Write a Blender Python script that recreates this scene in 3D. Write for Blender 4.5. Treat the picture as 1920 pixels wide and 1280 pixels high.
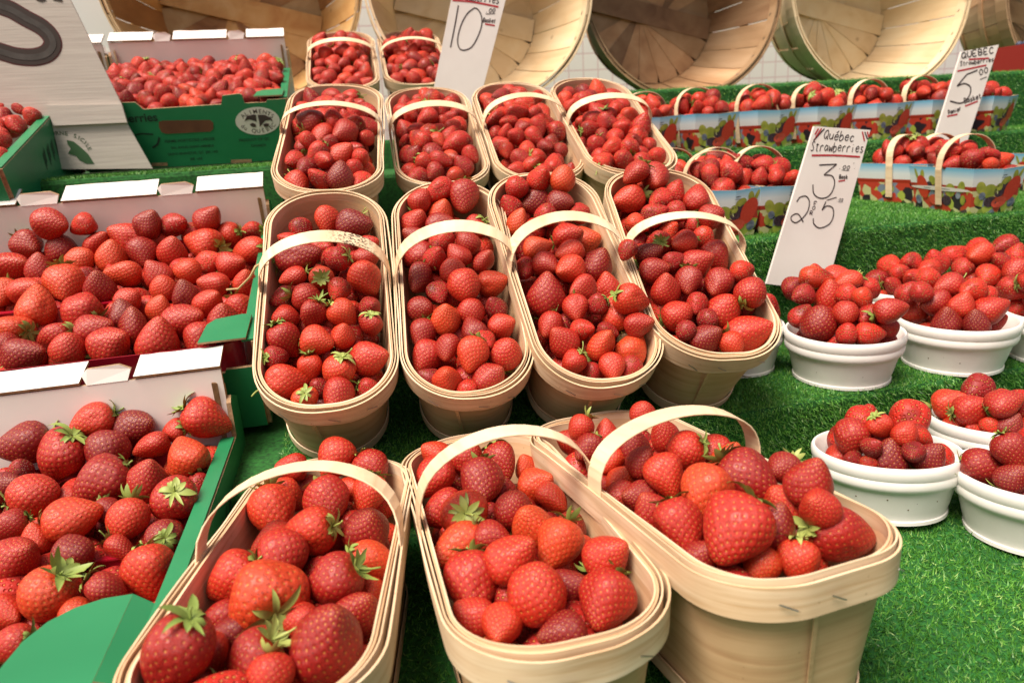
import bpy, math, random
import numpy as np
from math import sin, cos, pi, radians, sqrt
from mathutils import Matrix, Vector
random.seed(7); rng = np.random.default_rng(11)
S = bpy.context.scene
for o in list(bpy.data.objects): bpy.data.objects.remove(o)

# ------------------------------------------------------------------ camera
F = 1301.5; PITCH = radians(16.61); ROLL = radians(-3.58); YAW = radians(12.49)
FW = np.array([0, cos(PITCH), -sin(PITCH)]); UP0 = np.array([0, sin(PITCH), cos(PITCH)]); RT0 = np.array([1., 0, 0])
RT = RT0*cos(ROLL) + UP0*sin(ROLL); UPV = -RT0*sin(ROLL) + UP0*cos(ROLL); C0 = np.array([0, 0, 1.5])
U = np.array([cos(YAW), sin(YAW), 0]); V = np.array([-sin(YAW), cos(YAW), 0]); Z = np.array([0, 0, 1.])
cam = bpy.data.cameras.new('camera'); co = bpy.data.objects.new('camera', cam); S.collection.objects.link(co); S.camera = co
co.matrix_world = Matrix([[RT[0], UPV[0], -FW[0], C0[0]], [RT[1], UPV[1], -FW[1], C0[1]], [RT[2], UPV[2], -FW[2], C0[2]], [0, 0, 0, 1]])
cam.sensor_width = 36; cam.lens = F/1920*36; cam.clip_start = .02; cam.clip_end = 100
cam.dof.use_dof = True; cam.dof.focus_distance = .66; cam.dof.aperture_fstop = 8.0
# ------------------------------------------------------------------ light
W = bpy.data.worlds.new('World'); S.world = W; W.use_nodes = True
nt = W.node_tree; nt.nodes.clear()
sky = nt.nodes.new('ShaderNodeTexSky'); sky.sky_type = 'NISHITA'; sky.sun_disc = False
SUN_EL, SUN_AZ = radians(64), radians(228)      # azimuth clockwise from +Y
sky.sun_elevation = SUN_EL; sky.sun_rotation = SUN_AZ; sky.air_density = 1.0; sky.dust_density = 4.0; sky.ozone_density = .6
mixn = nt.nodes.new('ShaderNodeMix'); mixn.data_type = 'RGBA'; mixn.blend_type = 'MULTIPLY'; mixn.inputs[0].default_value = 1
mixn.inputs[7].default_value = (1.0, .84, .66, 1)    # warm tint multiplied into the sky colour, as a white balance
bg = nt.nodes.new('ShaderNodeBackground'); bg.inputs[1].default_value = .09; wo = nt.nodes.new('ShaderNodeOutputWorld')
nt.links.new(sky.outputs[0], mixn.inputs[6]); nt.links.new(mixn.outputs[2], bg.inputs[0]); nt.links.new(bg.outputs[0], wo.inputs[0])
sl = bpy.data.lights.new('sun', 'SUN'); sl.energy = 2.9; sl.angle = radians(32); sl.color = (1, .92, .82)
so = bpy.data.objects.new('sun', sl); S.collection.objects.link(so)
so.rotation_euler = Vector((-sin(SUN_AZ)*cos(SUN_EL), -cos(SUN_AZ)*cos(SUN_EL), -sin(SUN_EL))).to_track_quat('-Z', 'Y').to_euler()
S.view_settings.view_transform = 'Standard'; S.view_settings.look = 'None'; S.view_settings.exposure = .95; S.view_settings.gamma = 1
S.render.engine = 'CYCLES'
cy = S.cycles; cy.use_denoising = True; cy.max_bounces = 6; cy.diffuse_bounces = 3; cy.glossy_bounces = 2; cy.transmission_bounces = 2; cy.use_adaptive_sampling = True; cy.caustics_reflective = False; cy.sample_clamp_indirect = 4

# ------------------------------------------------------------------ helpers
def ray(px): return FW + (px[0]-960)/F*RT - (px[1]-640)/F*UPV
def hit(px, P, N):
    d = ray(px); t = ((P-C0) @ N)/(d @ N); return C0 + t*d
def proj(P):
    d = P-C0; z = d @ FW; return np.array([960+F*(d @ RT)/z, 640-F*(d @ UPV)/z]), z
def duv(u, v, z): return U*u + V*v + Z*z
def mat4(R, T):
    return Matrix([[R[0][0], R[0][1], R[0][2], T[0]], [R[1][0], R[1][1], R[1][2], T[1]], [R[2][0], R[2][1], R[2][2], T[2]], [0, 0, 0, 1]])
def rx(a): return np.array([[1, 0, 0], [0, cos(a), -sin(a)], [0, sin(a), cos(a)]])
def ry(a): return np.array([[cos(a), 0, sin(a)], [0, 1, 0], [-sin(a), 0, cos(a)]])
def rz(a): return np.array([[cos(a), -sin(a), 0], [sin(a), cos(a), 0], [0, 0, 1]])
def tag(o, label=None, cat=None, group=None, kind=None):
    if label: o['label'] = label
    if cat: o['category'] = cat
    if group: o['group'] = group
    if kind: o['kind'] = kind
    return o
def link(o, parent=None):
    S.collection.objects.link(o)
    if parent is not None: o.parent = parent
    return o
def mesh(name, v, f, mats, parent=None, mi=None, smooth=False, M=None):
    me = bpy.data.meshes.new(name); me.from_pydata([tuple(map(float, p)) for p in v], [], f)
    for m in (mats if isinstance(mats, (list, tuple)) else [mats]): me.materials.append(m)
    if mi is not None: me.polygons.foreach_set('material_index', np.array(mi, dtype=np.int32))
    if smooth: me.polygons.foreach_set('use_smooth', np.ones(len(f), dtype=bool))
    me.update()
    if smooth: me.set_sharp_from_angle(angle=radians(38))
    o = bpy.data.objects.new(name, me); link(o, parent)
    if M is not None: o.matrix_world = M
    return o
def empty(name, M):
    o = bpy.data.objects.new(name, None); o.empty_display_size = .02; link(o); o.matrix_world = M; return o
class MB:
    """collects shapes for one mesh object"""
    def __init__(s): s.v = []; s.f = []; s.m = []
    def add(s, v, f, m=0):
        b = len(s.v); s.v += [tuple(map(float, p)) for p in v]; s.f += [tuple(i+b for i in q) for q in f]; s.m += [m]*len(f) if isinstance(m, int) else list(m)
    def prism(s, poly, n, t, m=0, mside=None, mback=None):
        """poly: 3-D points in a plane; extruded by n*t"""
        P = [np.array(p, float) for p in poly]; k = len(P); n = np.array(n, float)
        v = P + [p+n*t for p in P]; f = [tuple(range(k-1, -1, -1)), tuple(range(k, 2*k))] + [(i, (i+1) % k, (i+1) % k+k, i+k) for i in range(k)]
        s.add(v, f, [m if mback is None else mback, m] + [m if mside is None else mside]*k)
    def box(s, c, d, m=0):
        x, y, z = c; a, b, h = d[0]/2, d[1]/2, d[2]/2
        s.add([(x+i*a, y+j*b, z+k*h) for k in (-1, 1) for i, j in ((-1, -1), (1, -1), (1, 1), (-1, 1))],
              [(3, 2, 1, 0), (4, 5, 6, 7), (0, 1, 5, 4), (1, 2, 6, 5), (2, 3, 7, 6), (3, 0, 4, 7)], m)
    def tube(s, pts, r, n=6, m=0):
        pts = [np.array(p, float) for p in pts]; v = []
        for i, p in enumerate(pts):
            t = pts[min(i+1, len(pts)-1)] - pts[max(i-1, 0)]; t /= np.linalg.norm(t)+1e-12
            a = np.cross(t, [0, 0, 1.]); a = a if np.linalg.norm(a) > .1 else np.cross(t, [1., 0, 0]); a /= np.linalg.norm(a); b = np.cross(t, a)
            rr = r[i] if hasattr(r, '__len__') else r
            v += [p+rr*(a*cos(q)+b*sin(q)) for q in np.arange(n)*2*pi/n]
        f = [(i*n+j, i*n+(j+1) % n, (i+1)*n+(j+1) % n, (i+1)*n+j) for i in range(len(pts)-1) for j in range(n)]
        s.add(v, f + [tuple(range(n-1, -1, -1)), tuple(range((len(pts)-1)*n, len(pts)*n))], m)
    def build(s, name, mats, parent=None, smooth=False, M=None):
        return mesh(name, s.v, s.f, mats, parent, s.m, smooth, M)
def fix_normals(o):
    import bmesh
    bm = bmesh.new(); bm.from_mesh(o.data); bmesh.ops.recalc_face_normals(bm, faces=bm.faces); bm.to_mesh(o.data); bm.free(); return o

# ------------------------------------------------------------------ materials
def mat(name):
    m = bpy.data.materials.new(name); m.use_nodes = True; n = m.node_tree.nodes; return m, n, m.node_tree.links, n['Principled BSDF']
def N(n, t, **kw):
    x = n.new(t)
    for k, v in kw.items(): setattr(x, k, v)
    return x
def ramp(n, stops, interp='LINEAR'):
    r = n.new('ShaderNodeValToRGB'); r.color_ramp.interpolation = interp; e = r.color_ramp.elements
    while len(e) > 1: e.remove(e[-1])
    e[0].position, e[0].color = stops[0][0], (*stops[0][1], 1)
    for p, c in stops[1:]: q = e.new(p); q.color = (*c, 1)
    return r
def noisy(name, c1, c2, scale=30, rough=.6, stretch=(1, 1, 1), bump=.0, detail=4, c3=None, spec=.5):
    m, n, l, b = mat(name); tc = N(n, 'ShaderNodeTexCoord'); mp = N(n, 'ShaderNodeMapping'); mp.inputs['Scale'].default_value = stretch
    no = N(n, 'ShaderNodeTexNoise'); no.inputs['Scale'].default_value = scale; no.inputs['Detail'].default_value = detail
    st = [(.3, c1), (.7, c2)] + ([(.86, c3)] if c3 else [])
    r = ramp(n, st)
    l.new(tc.outputs['Object'], mp.inputs[0]); l.new(mp.outputs[0], no.inputs['Vector']); l.new(no.outputs[0], r.inputs[0]); l.new(r.outputs[0], b.inputs['Base Color'])
    b.inputs['Roughness'].default_value = rough; b.inputs['Specular IOR Level'].default_value = spec
    if bump:
        bp = N(n, 'ShaderNodeBump'); bp.inputs['Strength'].default_value = bump; bp.inputs['Distance'].default_value = .002
        l.new(no.outputs[0], bp.inputs['Height']); l.new(bp.outputs[0], b.inputs['Normal'])
    return m
def wood(name, c1, c2, c3, vert=False, rough=.62, sc=1.):
    m, n, l, b = mat(name); tc = N(n, 'ShaderNodeTexCoord'); oi = N(n, 'ShaderNodeObjectInfo')
    mp = N(n, 'ShaderNodeMapping'); mp.inputs['Scale'].default_value = (6*sc, 6*sc, 160*sc) if not vert else (120*sc, 120*sc, 5*sc)
    ad = N(n, 'ShaderNodeVectorMath', operation='ADD'); l.new(tc.outputs['Object'], ad.inputs[0]); l.new(oi.outputs['Random'], ad.inputs[1]); l.new(ad.outputs[0], mp.inputs[0])
    no = N(n, 'ShaderNodeTexNoise'); no.inputs['Scale'].default_value = 1.2; no.inputs['Detail'].default_value = 5; no.inputs['Distortion'].default_value = .6
    l.new(mp.outputs[0], no.inputs['Vector'])
    big = N(n, 'ShaderNodeTexNoise'); big.inputs['Scale'].default_value = 14*sc; big.inputs['Detail'].default_value = 3; l.new(ad.outputs[0], big.inputs['Vector'])
    r1 = ramp(n, [(.28, c1), (.5, c2), (.72, c3)]); l.new(no.outputs[0], r1.inputs[0])
    r2 = ramp(n, [(.35, (.78, .76, .72)), (.65, (1, 1, 1))]); l.new(big.outputs[0], r2.inputs[0])
    mx = N(n, 'ShaderNodeMix', data_type='RGBA', blend_type='MULTIPLY'); mx.inputs[0].default_value = 1; l.new(r1.outputs[0], mx.inputs[6]); l.new(r2.outputs[0], mx.inputs[7])
    sp = N(n, 'ShaderNodeTexVoronoi'); sp.inputs['Scale'].default_value = 90*sc; l.new(ad.outputs[0], sp.inputs['Vector'])
    r3 = ramp(n, [(.035, (.45, .36, .28)), (.08, (1, 1, 1))]); l.new(sp.outputs['Distance'], r3.inputs[0])
    m2 = N(n, 'ShaderNodeMix', data_type='RGBA', blend_type='MULTIPLY'); m2.inputs[0].default_value = .55; l.new(mx.outputs[2], m2.inputs[6]); l.new(r3.outputs[0], m2.inputs[7])
    l.new(m2.outputs[2], b.inputs['Base Color']); b.inputs['Roughness'].default_value = rough
    bp = N(n, 'ShaderNodeBump'); bp.inputs['Strength'].default_value = .35; bp.inputs['Distance'].default_value = .0006; l.new(no.outputs[0], bp.inputs['Height']); l.new(bp.outputs[0], b.inputs['Normal'])
    return m
def flat(name, c, rough=.5, metal=0.):
    m, n, l, b = mat(name); b.inputs['Base Color'].default_value = (*c, 1); b.inputs['Roughness'].default_value = rough; b.inputs['Metallic'].default_value = metal; return m
def berry_mat(name, per_object):
    m, n, l, b = mat(name)
    seed = N(n, 'ShaderNodeAttribute', attribute_name='seed'); rip = N(n, 'ShaderNodeAttribute', attribute_name='rip')
    if per_object:
        oi = N(n, 'ShaderNodeObjectInfo'); rnd = oi.outputs['Random']
    else:
        ra = N(n, 'ShaderNodeAttribute', attribute_name='rnd'); rnd = ra.outputs['Fac']
    base = ramp(n, [(0, (.19, .007, .008)), (.3, (.34, .013, .009)), (.6, (.47, .022, .011)), (.82, (.54, .034, .012)), (1, (.58, .055, .014))]); l.new(rnd, base.inputs[0])
    tc = N(n, 'ShaderNodeTexCoord'); ns = N(n, 'ShaderNodeTexNoise'); ns.inputs['Scale'].default_value = 60; ns.inputs['Detail'].default_value = 2
    if not per_object:
        bc = N(n, 'ShaderNodeAttribute', attribute_name='bco'); vz = N(n, 'ShaderNodeTexVoronoi'); vz.inputs['Scale'].default_value = 9.5; vz.inputs['Randomness'].default_value = .45; l.new(bc.outputs['Vector'], vz.inputs['Vector'])
        sd1 = N(n, 'ShaderNodeMapRange'); sd1.inputs[1].default_value = .17; sd1.inputs[2].default_value = .27; sd1.inputs[3].default_value = .9; sd1.inputs[4].default_value = 0; l.new(vz.outputs['Distance'], sd1.inputs[0]); seedo = sd1.outputs[0]
        pt = ramp(n, [(.14, (.75,)*3), (.27, (0, 0, 0)), (.46, (1, 1, 1))]); l.new(vz.outputs['Distance'], pt.inputs[0])
        bp0 = N(n, 'ShaderNodeBump'); bp0.inputs['Strength'].default_value = .8; bp0.inputs['Distance'].default_value = .0012; l.new(pt.outputs[0], bp0.inputs['Height'])
    else: seedo = seed.outputs['Fac']
    l.new(tc.outputs['Object'], ns.inputs['Vector'])
    # paler, more orange shoulders and blotches
    pal = N(n, 'ShaderNodeMix', data_type='RGBA'); l.new(base.outputs[0], pal.inputs[6]); pal.inputs[7].default_value = (.72, .11, .022, 1)
    mr = N(n, 'ShaderNodeMapRange'); mr.inputs[1].default_value = .17; mr.inputs[2].default_value = .0; mr.inputs[3].default_value = 0; mr.inputs[4].default_value = .6; l.new(rip.outputs['Fac'], mr.inputs[0])
    m3 = N(n, 'ShaderNodeMath', operation='MULTIPLY'); l.new(mr.outputs[0], m3.inputs[0]); l.new(ns.outputs[0], m3.inputs[1]); l.new(m3.outputs[0], pal.inputs[0])
    sc = N(n, 'ShaderNodeMix', data_type='RGBA'); sc.inputs[7].default_value = (.54, .25, .05, 1); 
    nb = N(n, 'ShaderNodeTexNoise'); nb.inputs['Scale'].default_value = 34; nb.inputs['Detail'].default_value = 1; l.new(tc.outputs['Object'], nb.inputs['Vector']); rb_ = ramp(n, [(.30, (.50, .42, .42)), (.44, (1, 1, 1))]); l.new(nb.outputs[0], rb_.inputs[0])
    br = N(n, 'ShaderNodeMix', data_type='RGBA', blend_type='MULTIPLY'); br.inputs[0].default_value = 1; l.new(pal.outputs[2], br.inputs[6]); l.new(rb_.outputs[0], br.inputs[7]); l.new(br.outputs[2], sc.inputs[6]); l.new(seedo, sc.inputs[0])
    l.new(sc.outputs[2], b.inputs['Base Color'])
    b.inputs['Specular IOR Level'].default_value = .42
    rr = N(n, 'ShaderNodeMapRange'); rr.inputs[1].default_value = .3; rr.inputs[2].default_value = .7; rr.inputs[3].default_value = .27; rr.inputs[4].default_value = .44; l.new(ns.outputs[0], rr.inputs[0]); l.new(rr.outputs[0], b.inputs['Roughness'])
    b.inputs['Subsurface Weight'].default_value = .06; b.inputs['Subsurface Radius'].default_value = (1, .2, .1); b.inputs['Subsurface Scale'].default_value = .004
    b.inputs['Coat Weight'].default_value = .2; b.inputs['Coat Roughness'].default_value = .2
    bp = N(n, 'ShaderNodeBump'); bp.inputs['Strength'].default_value = .4; bp.inputs['Distance'].default_value = .001
    n2 = N(n, 'ShaderNodeTexNoise'); n2.inputs['Scale'].default_value = 400; l.new(tc.outputs['Object'], n2.inputs['Vector']); l.new(n2.outputs[0], bp.inputs['Height']); l.new(bp.outputs[0], b.inputs['Normal'])
    if not per_object: l.new(bp0.outputs[0], bp.inputs['Normal']); b.inputs['Coat Weight'].default_value = .05; rr.inputs[3].default_value = .42; rr.inputs[4].default_value = .62
    return m
M_BERRY = berry_mat('strawberry_skin', True); M_BERRY2 = berry_mat('strawberry_skin_heap', False)
def leaf_mat():
    m, n, l, b = mat('calyx_green'); oi = N(n, 'ShaderNodeObjectInfo')
    tc = N(n, 'ShaderNodeTexCoord'); ns = N(n, 'ShaderNodeTexNoise'); ns.inputs['Scale'].default_value = 140; l.new(tc.outputs['Object'], ns.inputs['Vector'])
    r = ramp(n, [(0, (.13, .20, .035)), (.5, (.25, .33, .07)), (1, (.42, .44, .13))])
    a = N(n, 'ShaderNodeMath', operation='ADD'); l.new(oi.outputs['Random'], a.inputs[0]); l.new(ns.outputs[0], a.inputs[1])
    h = N(n, 'ShaderNodeMath', operation='MULTIPLY'); h.inputs[1].default_value = .5; l.new(a.outputs[0], h.inputs[0]); l.new(h.outputs[0], r.inputs[0]); l.new(r.outputs[0], b.inputs['Base Color'])
    b.inputs['Roughness'].default_value = .55; b.inputs['Subsurface Weight'].default_value = 0
    return m
M_LEAF = leaf_mat()
M_WOOD = wood('maple_veneer', (.60, .39, .215), (.78, .58, .385), (.86, .69, .50))
M_WOODV = wood('maple_veneer_body', (.56, .34, .19), (.66, .43, .25), (.72, .49, .30))
M_HAND = wood('maple_handle', (.74, .52, .32), (.83, .63, .42), (.88, .71, .50))
def smudged():
    m = M_HAND.copy(); m.name = 'maple_handle_smudged'; n, l = m.node_tree.nodes, m.node_tree.links; b = n['Principled BSDF']; src = b.inputs['Base Color'].links[0].from_socket
    tc = N(n, 'ShaderNodeTexCoord'); sp = N(n, 'ShaderNodeSeparateXYZ'); l.new(tc.outputs['Object'], sp.inputs[0]); r1 = ramp(n, [(0, (0, 0, 0)), (.35, (1, 1, 1)), (.7, (1, 1, 1)), (1, (0, 0, 0))]); mr = N(n, 'ShaderNodeMapRange'); mr.inputs[1].default_value = .004; mr.inputs[2].default_value = .058
    l.new(sp.outputs['X'], mr.inputs[0]); l.new(mr.outputs[0], r1.inputs[0]); no = N(n, 'ShaderNodeTexNoise'); no.inputs['Scale'].default_value = 420; l.new(tc.outputs['Object'], no.inputs['Vector']); r2 = ramp(n, [(.48, (0, 0, 0)), (.60, (1, 1, 1))]); l.new(no.outputs[0], r2.inputs[0])
    mu = N(n, 'ShaderNodeMath', operation='MULTIPLY'); l.new(r1.outputs[0], mu.inputs[0]); l.new(r2.outputs[0], mu.inputs[1]); mx = N(n, 'ShaderNodeMix', data_type='RGBA'); mx.inputs[7].default_value = (.10, .07, .05, 1); l.new(mu.outputs[0], mx.inputs[0]); l.new(src, mx.inputs[6]); l.new(mx.outputs[2], b.inputs['Base Color']); return m
M_HANDS = smudged()
M_STAPLE = flat('staple_wire', (.35, .34, .34), .35, 1.)
M_KRAFT = noisy('kraft_board', (.26, .15, .08), (.42, .27, .15), 180, .85, bump=.3)
M_GREEN = noisy('green_print_board', (.012, .17, .065), (.020, .21, .085), 9, .38, detail=3)
M_WHITEB = noisy('white_board', (.74, .70, .67), (.82, .78, .75), 14, .6)
M_BLACKI = flat('black_ink', (.006, .02, .012), .6)
M_OVAL = flat('pale_grey_ink', (.62, .60, .54), .6)
M_SIGN = noisy('sign_plastic', (.72, .67, .64), (.80, .76, .73), 12, .45)
M_INK = flat('marker_ink', (.045, .028, .028), .5)
M_RED = flat('red_marker', (.42, .02, .03), .5)
M_FOAM = noisy('white_foam', (.78, .77, .73), (.82, .81, .78), 60, .5, bump=.05)
M_TRAY = flat('red_plastic_tray', (.32, .006, .02), .25)
def turf_mat():
    m, n, l, b = mat('artificial_turf'); tc = N(n, 'ShaderNodeTexCoord')
    n1 = N(n, 'ShaderNodeTexNoise'); n1.inputs['Scale'].default_value = 260; n1.inputs['Detail'].default_value = 3; l.new(tc.outputs['Object'], n1.inputs['Vector'])
    r = ramp(n, [(.3, (.004, .045, .006)), (.7, (.018, .15, .02))]); l.new(n1.outputs[0], r.inputs[0]); l.new(r.outputs[0], b.inputs['Base Color']); b.inputs['Roughness'].default_value = .9
    return m
M_TURF = turf_mat()
def blade_mat():
    m, n, l, b = mat('turf_fibre'); a = N(n, 'ShaderNodeAttribute', attribute_name='rnd')
    r = ramp(n, [(0, (.040, .16, .018)), (.5, (.078, .275, .032)), (.93, (.14, .37, .055)), (1, (.34, .50, .16))]); l.new(a.outputs['Fac'], r.inputs[0])
    tc = N(n, 'ShaderNodeTexCoord'); ns = N(n, 'ShaderNodeTexNoise'); ns.inputs['Scale'].default_value = 9; l.new(tc.outputs['Object'], ns.inputs['Vector'])
    r2 = ramp(n, [(.35, (.72, .78, .7)), (.65, (1.10, 1.05, 1.))]); l.new(ns.outputs[0], r2.inputs[0])
    mx = N(n, 'ShaderNodeMix', data_type='RGBA', blend_type='MULTIPLY'); mx.inputs[0].default_value = 1; l.new(r.outputs[0], mx.inputs[6]); l.new(r2.outputs[0], mx.inputs[7])
    l.new(mx.outputs[2], b.inputs['Base Color']); b.inputs['Roughness'].default_value = .45; return m
M_BLADE = blade_mat()

# ------------------------------------------------------------------ the stepped display under artificial turf
ZA, ZB, ZC, ZD, ZE, ZF, ZL = 1.120, 1.190, 1.347, 1.447, 1.572, 1.503, 1.474
ZC2, ZD2, ZE2 = 1.333, 1.443, 1.572
g = MB(); g.box((0, 1.5, -.02), (14, 14, .04)); tag(g.build('ground', noisy('asphalt', (.04, .04, .04), (.07, .07, .065), 40, .9)), kind='structure')
def step(name, u0, u1, v0, v1, z0, z1, rise=0.):
    b = MB(); P = [duv(u, v, z) for z in (z0, z1) for u, v in ((u0, v0), (u1, v0), (u1, v1), (u0, v1))]
    P[6] = P[6]+Z*rise; P[7] = P[7]+Z*rise
    # front edge rounded by two extra rows
    r = .007
    prof = [(v0, z0), (v0, z1-r), (v0+r*.3, z1-r*.3), (v0+r, z1), (v1, z1+rise), (v1, z0)]
    v = [duv(u, a, c) for u in (u0, u1) for a, c in prof]; k = len(prof)
    f = [(i, (i+1) % k, (i+1) % k+k, i+k) for i in range(k)] + [tuple(range(k-1, -1, -1)), tuple(range(k, 2*k))]
    b.add(v, f); return tag(fix_normals(b.build(name, M_TURF)), kind='structure')
step('turf_ground', -1.0, 1.3, -.1, .646, .9, ZA)
step('turf_step', -1.0, 1.3, .638, 1.6, .9, ZB)
step('turf_step', -.098, .452, .925, 1.9, 1.0, ZC)
step('turf_step', .4521, 1.7, .90, 1.9, 1.0, ZC2)
step('turf_step', -.10, .452, 1.235, 2.4, 1.1, ZD)
step('turf_step', .4522, 2.0, 1.25, 2.4, 1.1, ZD2)
step('turf_step', -.09, .262, 1.44, 2.5, 1.2, ZF)
step('turf_step', .2625, 2.6, 1.46, 2.6, 1.2, ZE2)
step('turf_step', -1.0, -.1005, 1.215, 2.6, 1.0, ZL, 0.)
# pile fibres
def fibres(patches):
    vs, fs, rn = [], [], []; base = 0
    for (o, a, b_, nrm, dens, ln, droop) in patches:
        area = np.linalg.norm(np.cross(a, b_)); n = int(area*dens); s, t = rng.random((2, n))
        p = o + s[:, None]*a + t[:, None]*b_
        d = rng.normal(0, .75, (n, 3)) + nrm*1.0 + droop; d /= np.linalg.norm(d, axis=1)[:, None]
        # keep the fibres out of the board
        dn = d @ nrm; d += nrm*np.maximum(0, .25-dn)[:, None]; L = ln*rng.uniform(.6, 1.25, n)[:, None]
        sd = np.cross(d, rng.normal(0, 1, (n, 3))); sd /= np.linalg.norm(sd, axis=1)[:, None]+1e-9; w = rng.uniform(.00035, .0007, n)[:, None]
        q = np.stack([p-sd*w, p+sd*w, p+d*L], 1).reshape(-1, 3); vs.append(q); rn.append(np.repeat(rng.random(n), 3)); base += n
    v = np.concatenate(vs).astype(np.float32); n = len(v)//3
    me = bpy.data.meshes.new('grass_pile'); me.vertices.add(len(v)); me.vertices.foreach_set('co', v.ravel())
    me.loops.add(len(v)); me.loops.foreach_set('vertex_index', np.arange(len(v), dtype=np.int32))
    me.polygons.add(n); me.polygons.foreach_set('loop_start', np.arange(0, 3*n, 3, dtype=np.int32))
    a = me.attributes.new('rnd', 'FLOAT', 'POINT'); a.data.foreach_set('value', np.concatenate(rn).astype(np.float32))
    me.materials.append(M_BLADE); me.update(); me.validate()
    o = bpy.data.objects.new('artificial_grass', me); link(o); tag(o, 'short green artificial grass pile covering the display steps', kind='stuff')
def top(u0, u1, v0, v1, z, d=300000, l=.0055): return (duv(u0, v0, z), U*(u1-u0), V*(v1-v0), Z, d, l, np.zeros(3))
def riser(u0, u1, v, z0, z1, d=300000, l=.006): return (duv(u0, v, z0), U*(u1-u0), Z*(z1-z0), -V, d, l, -Z*.55)
fibres([top(.12, .62, .30, .638, ZA), top(-.12, .12, .40, .638, ZA, 120000), riser(-.12, .85, .638, ZA, ZB, 340000), top(-.1, .46, .638, .925, ZB, 150000), top(.3, 1.05, .638, .90, ZB, 280000),
        riser(.452, 1.4, .90, ZB, ZC2, 280000), top(.452, 1.5, .90, 1.25, ZC2, 200000), riser(.452, 1.8, 1.25, ZC2, ZD2, 140000),
        top(.452, 1.8, 1.25, 1.46, ZD2, 90000), riser(.262, 2.1, 1.46, ZD2, ZE2, 90000), top(.262, 2.2, 1.46, 1.75, ZE2, 50000), top(-.45, -.1, 1.215, 1.36, ZL, 220000), top(-.09, .45, .925, 1.235, ZC, 60000),
        riser(-.1, .45, .925, ZB, ZC, 80000)])

# ------------------------------------------------------------------ strawberries
def shape_fn(kind, k):
    r = np.random.default_rng(100+k); a = {'cone': .37, 'round': .16, 'long': .30, 'wedge': .32}[kind]; L = {'cone': .60, 'round': .50, 'long': .72, 'wedge': .58}[kind]*r.uniform(.94, 1.06)
    fl = 1.0 if kind != 'wedge' else .78
    w = [(r.uniform(.015, .045), r.integers(2, 5), r.uniform(0, 6.28), r.uniform(1, 3), r.uniform(0, 6.28)) for _ in range(4)]
    bx, by = r.normal(0, .05, 2); dd = r.normal(0, 1, 3); dd /= np.linalg.norm(dd)
    def fn(n):  # unit normals -> points; +Z is the calyx end, -Z the tip
        th = np.arctan2(n[:, 1], n[:, 0]); c = n[:, 2]; s = np.sqrt(np.maximum(0, 1-c*c))
        prof = s**.96*(1+a*c-.10*c*c)*(1-.05*a); lump = 1+sum(A*np.sin(K*th+P)*np.sin(Q*c+R)*s for A, K, P, Q, R in w)
        x = .5*prof*lump*np.cos(th); y = .5*fl*prof*lump*np.sin(th); z = L*c*(1-.0*c) - .07*np.exp(-(s/.30)**2)*(c > 0)
        dent = .08*np.exp(-((n-dd)**2).sum(1)/.12); x = x*(1-dent*1.2)+bx*c*c*(c < 0); y = y*(1-dent*1.2)+by*c*c*(c < 0)
        return np.stack([x, y, z], 1)
    return fn, L
def berry_arrays(kind, k, nu, nv, seeds=250, relief=1.):
    fn, L = shape_fn(kind, k)
    ph = (np.arange(1, nv)/nv)*pi; th = np.arange(nu)/nu*2*pi
    P, T = np.meshgrid(ph, th, indexing='ij'); n = np.stack([np.sin(P)*np.cos(T), np.sin(P)*np.sin(T), np.cos(P)], -1).reshape(-1, 3)
    n = np.vstack([[0, 0, 1], n, [0, 0, -1]]); p = fn(n)
    i = np.arange(seeds)+.5; cz = 1-2*i/seeds; az = i*2.39996+np.random.default_rng(k).normal(0, .03, seeds); sn = np.stack([np.sqrt(1-cz*cz)*np.cos(az), np.sqrt(1-cz*cz)*np.sin(az), cz], 1)
    sn = sn[(cz < .965)]; sp = fn(sn)
    # distance to the closest seed, stretched along the axis
    D = np.full(len(p), 9.); B = 4000
    for j in range(0, len(p), B):
        dv = p[j:j+B, None, :]-sp[None]; dv[..., 2] *= .80; D[j:j+B] = np.sqrt((dv**2).sum(-1).min(1))
    cz_ = n[:, 2]
    f = [(0, 1+j, 1+(j+1) % nu) for j in range(nu)]
    for r in range(nv-2):
        a = 1+r*nu; f += [(a+j, a+nu+j, a+nu+(j+1) % nu, a+(j+1) % nu) for j in range(nu)]
    e = 1+(nv-2)*nu; f += [(e+j, len(p)-1, e+(j+1) % nu) for j in range(nu)]
    pit = -.017*np.exp(-(D/.026)**2) + .011*np.exp(-(D/.0115)**2)
    nn = p/np.array([1, 1, 1.2]); nn /= np.linalg.norm(nn, axis=1)[:, None]+1e-9
    p = p + nn*pit[:, None]*(relief if nu > 100 else 0)
    seed = np.clip((.0150-D)/.006, 0, 1); rip = np.arccos(np.clip(cz_, -1, 1))/pi
    return p, f, seed, rip, L
def berry_mesh(kind, k, nu, nv):
    p, f, seed, rip, L = berry_arrays(kind, k, nu, nv)
    me = bpy.data.meshes.new('strawberry'); me.from_pydata(p.tolist(), [], f); me.materials.append(M_BERRY)
    for nm, a in (('seed', seed), ('rip', rip)): q = me.attributes.new(nm, 'FLOAT', 'POINT'); q.data.foreach_set('value', a.astype(np.float32))
    me.polygons.foreach_set('use_smooth', np.ones(len(f), dtype=bool)); me.update(); return me, L
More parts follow.
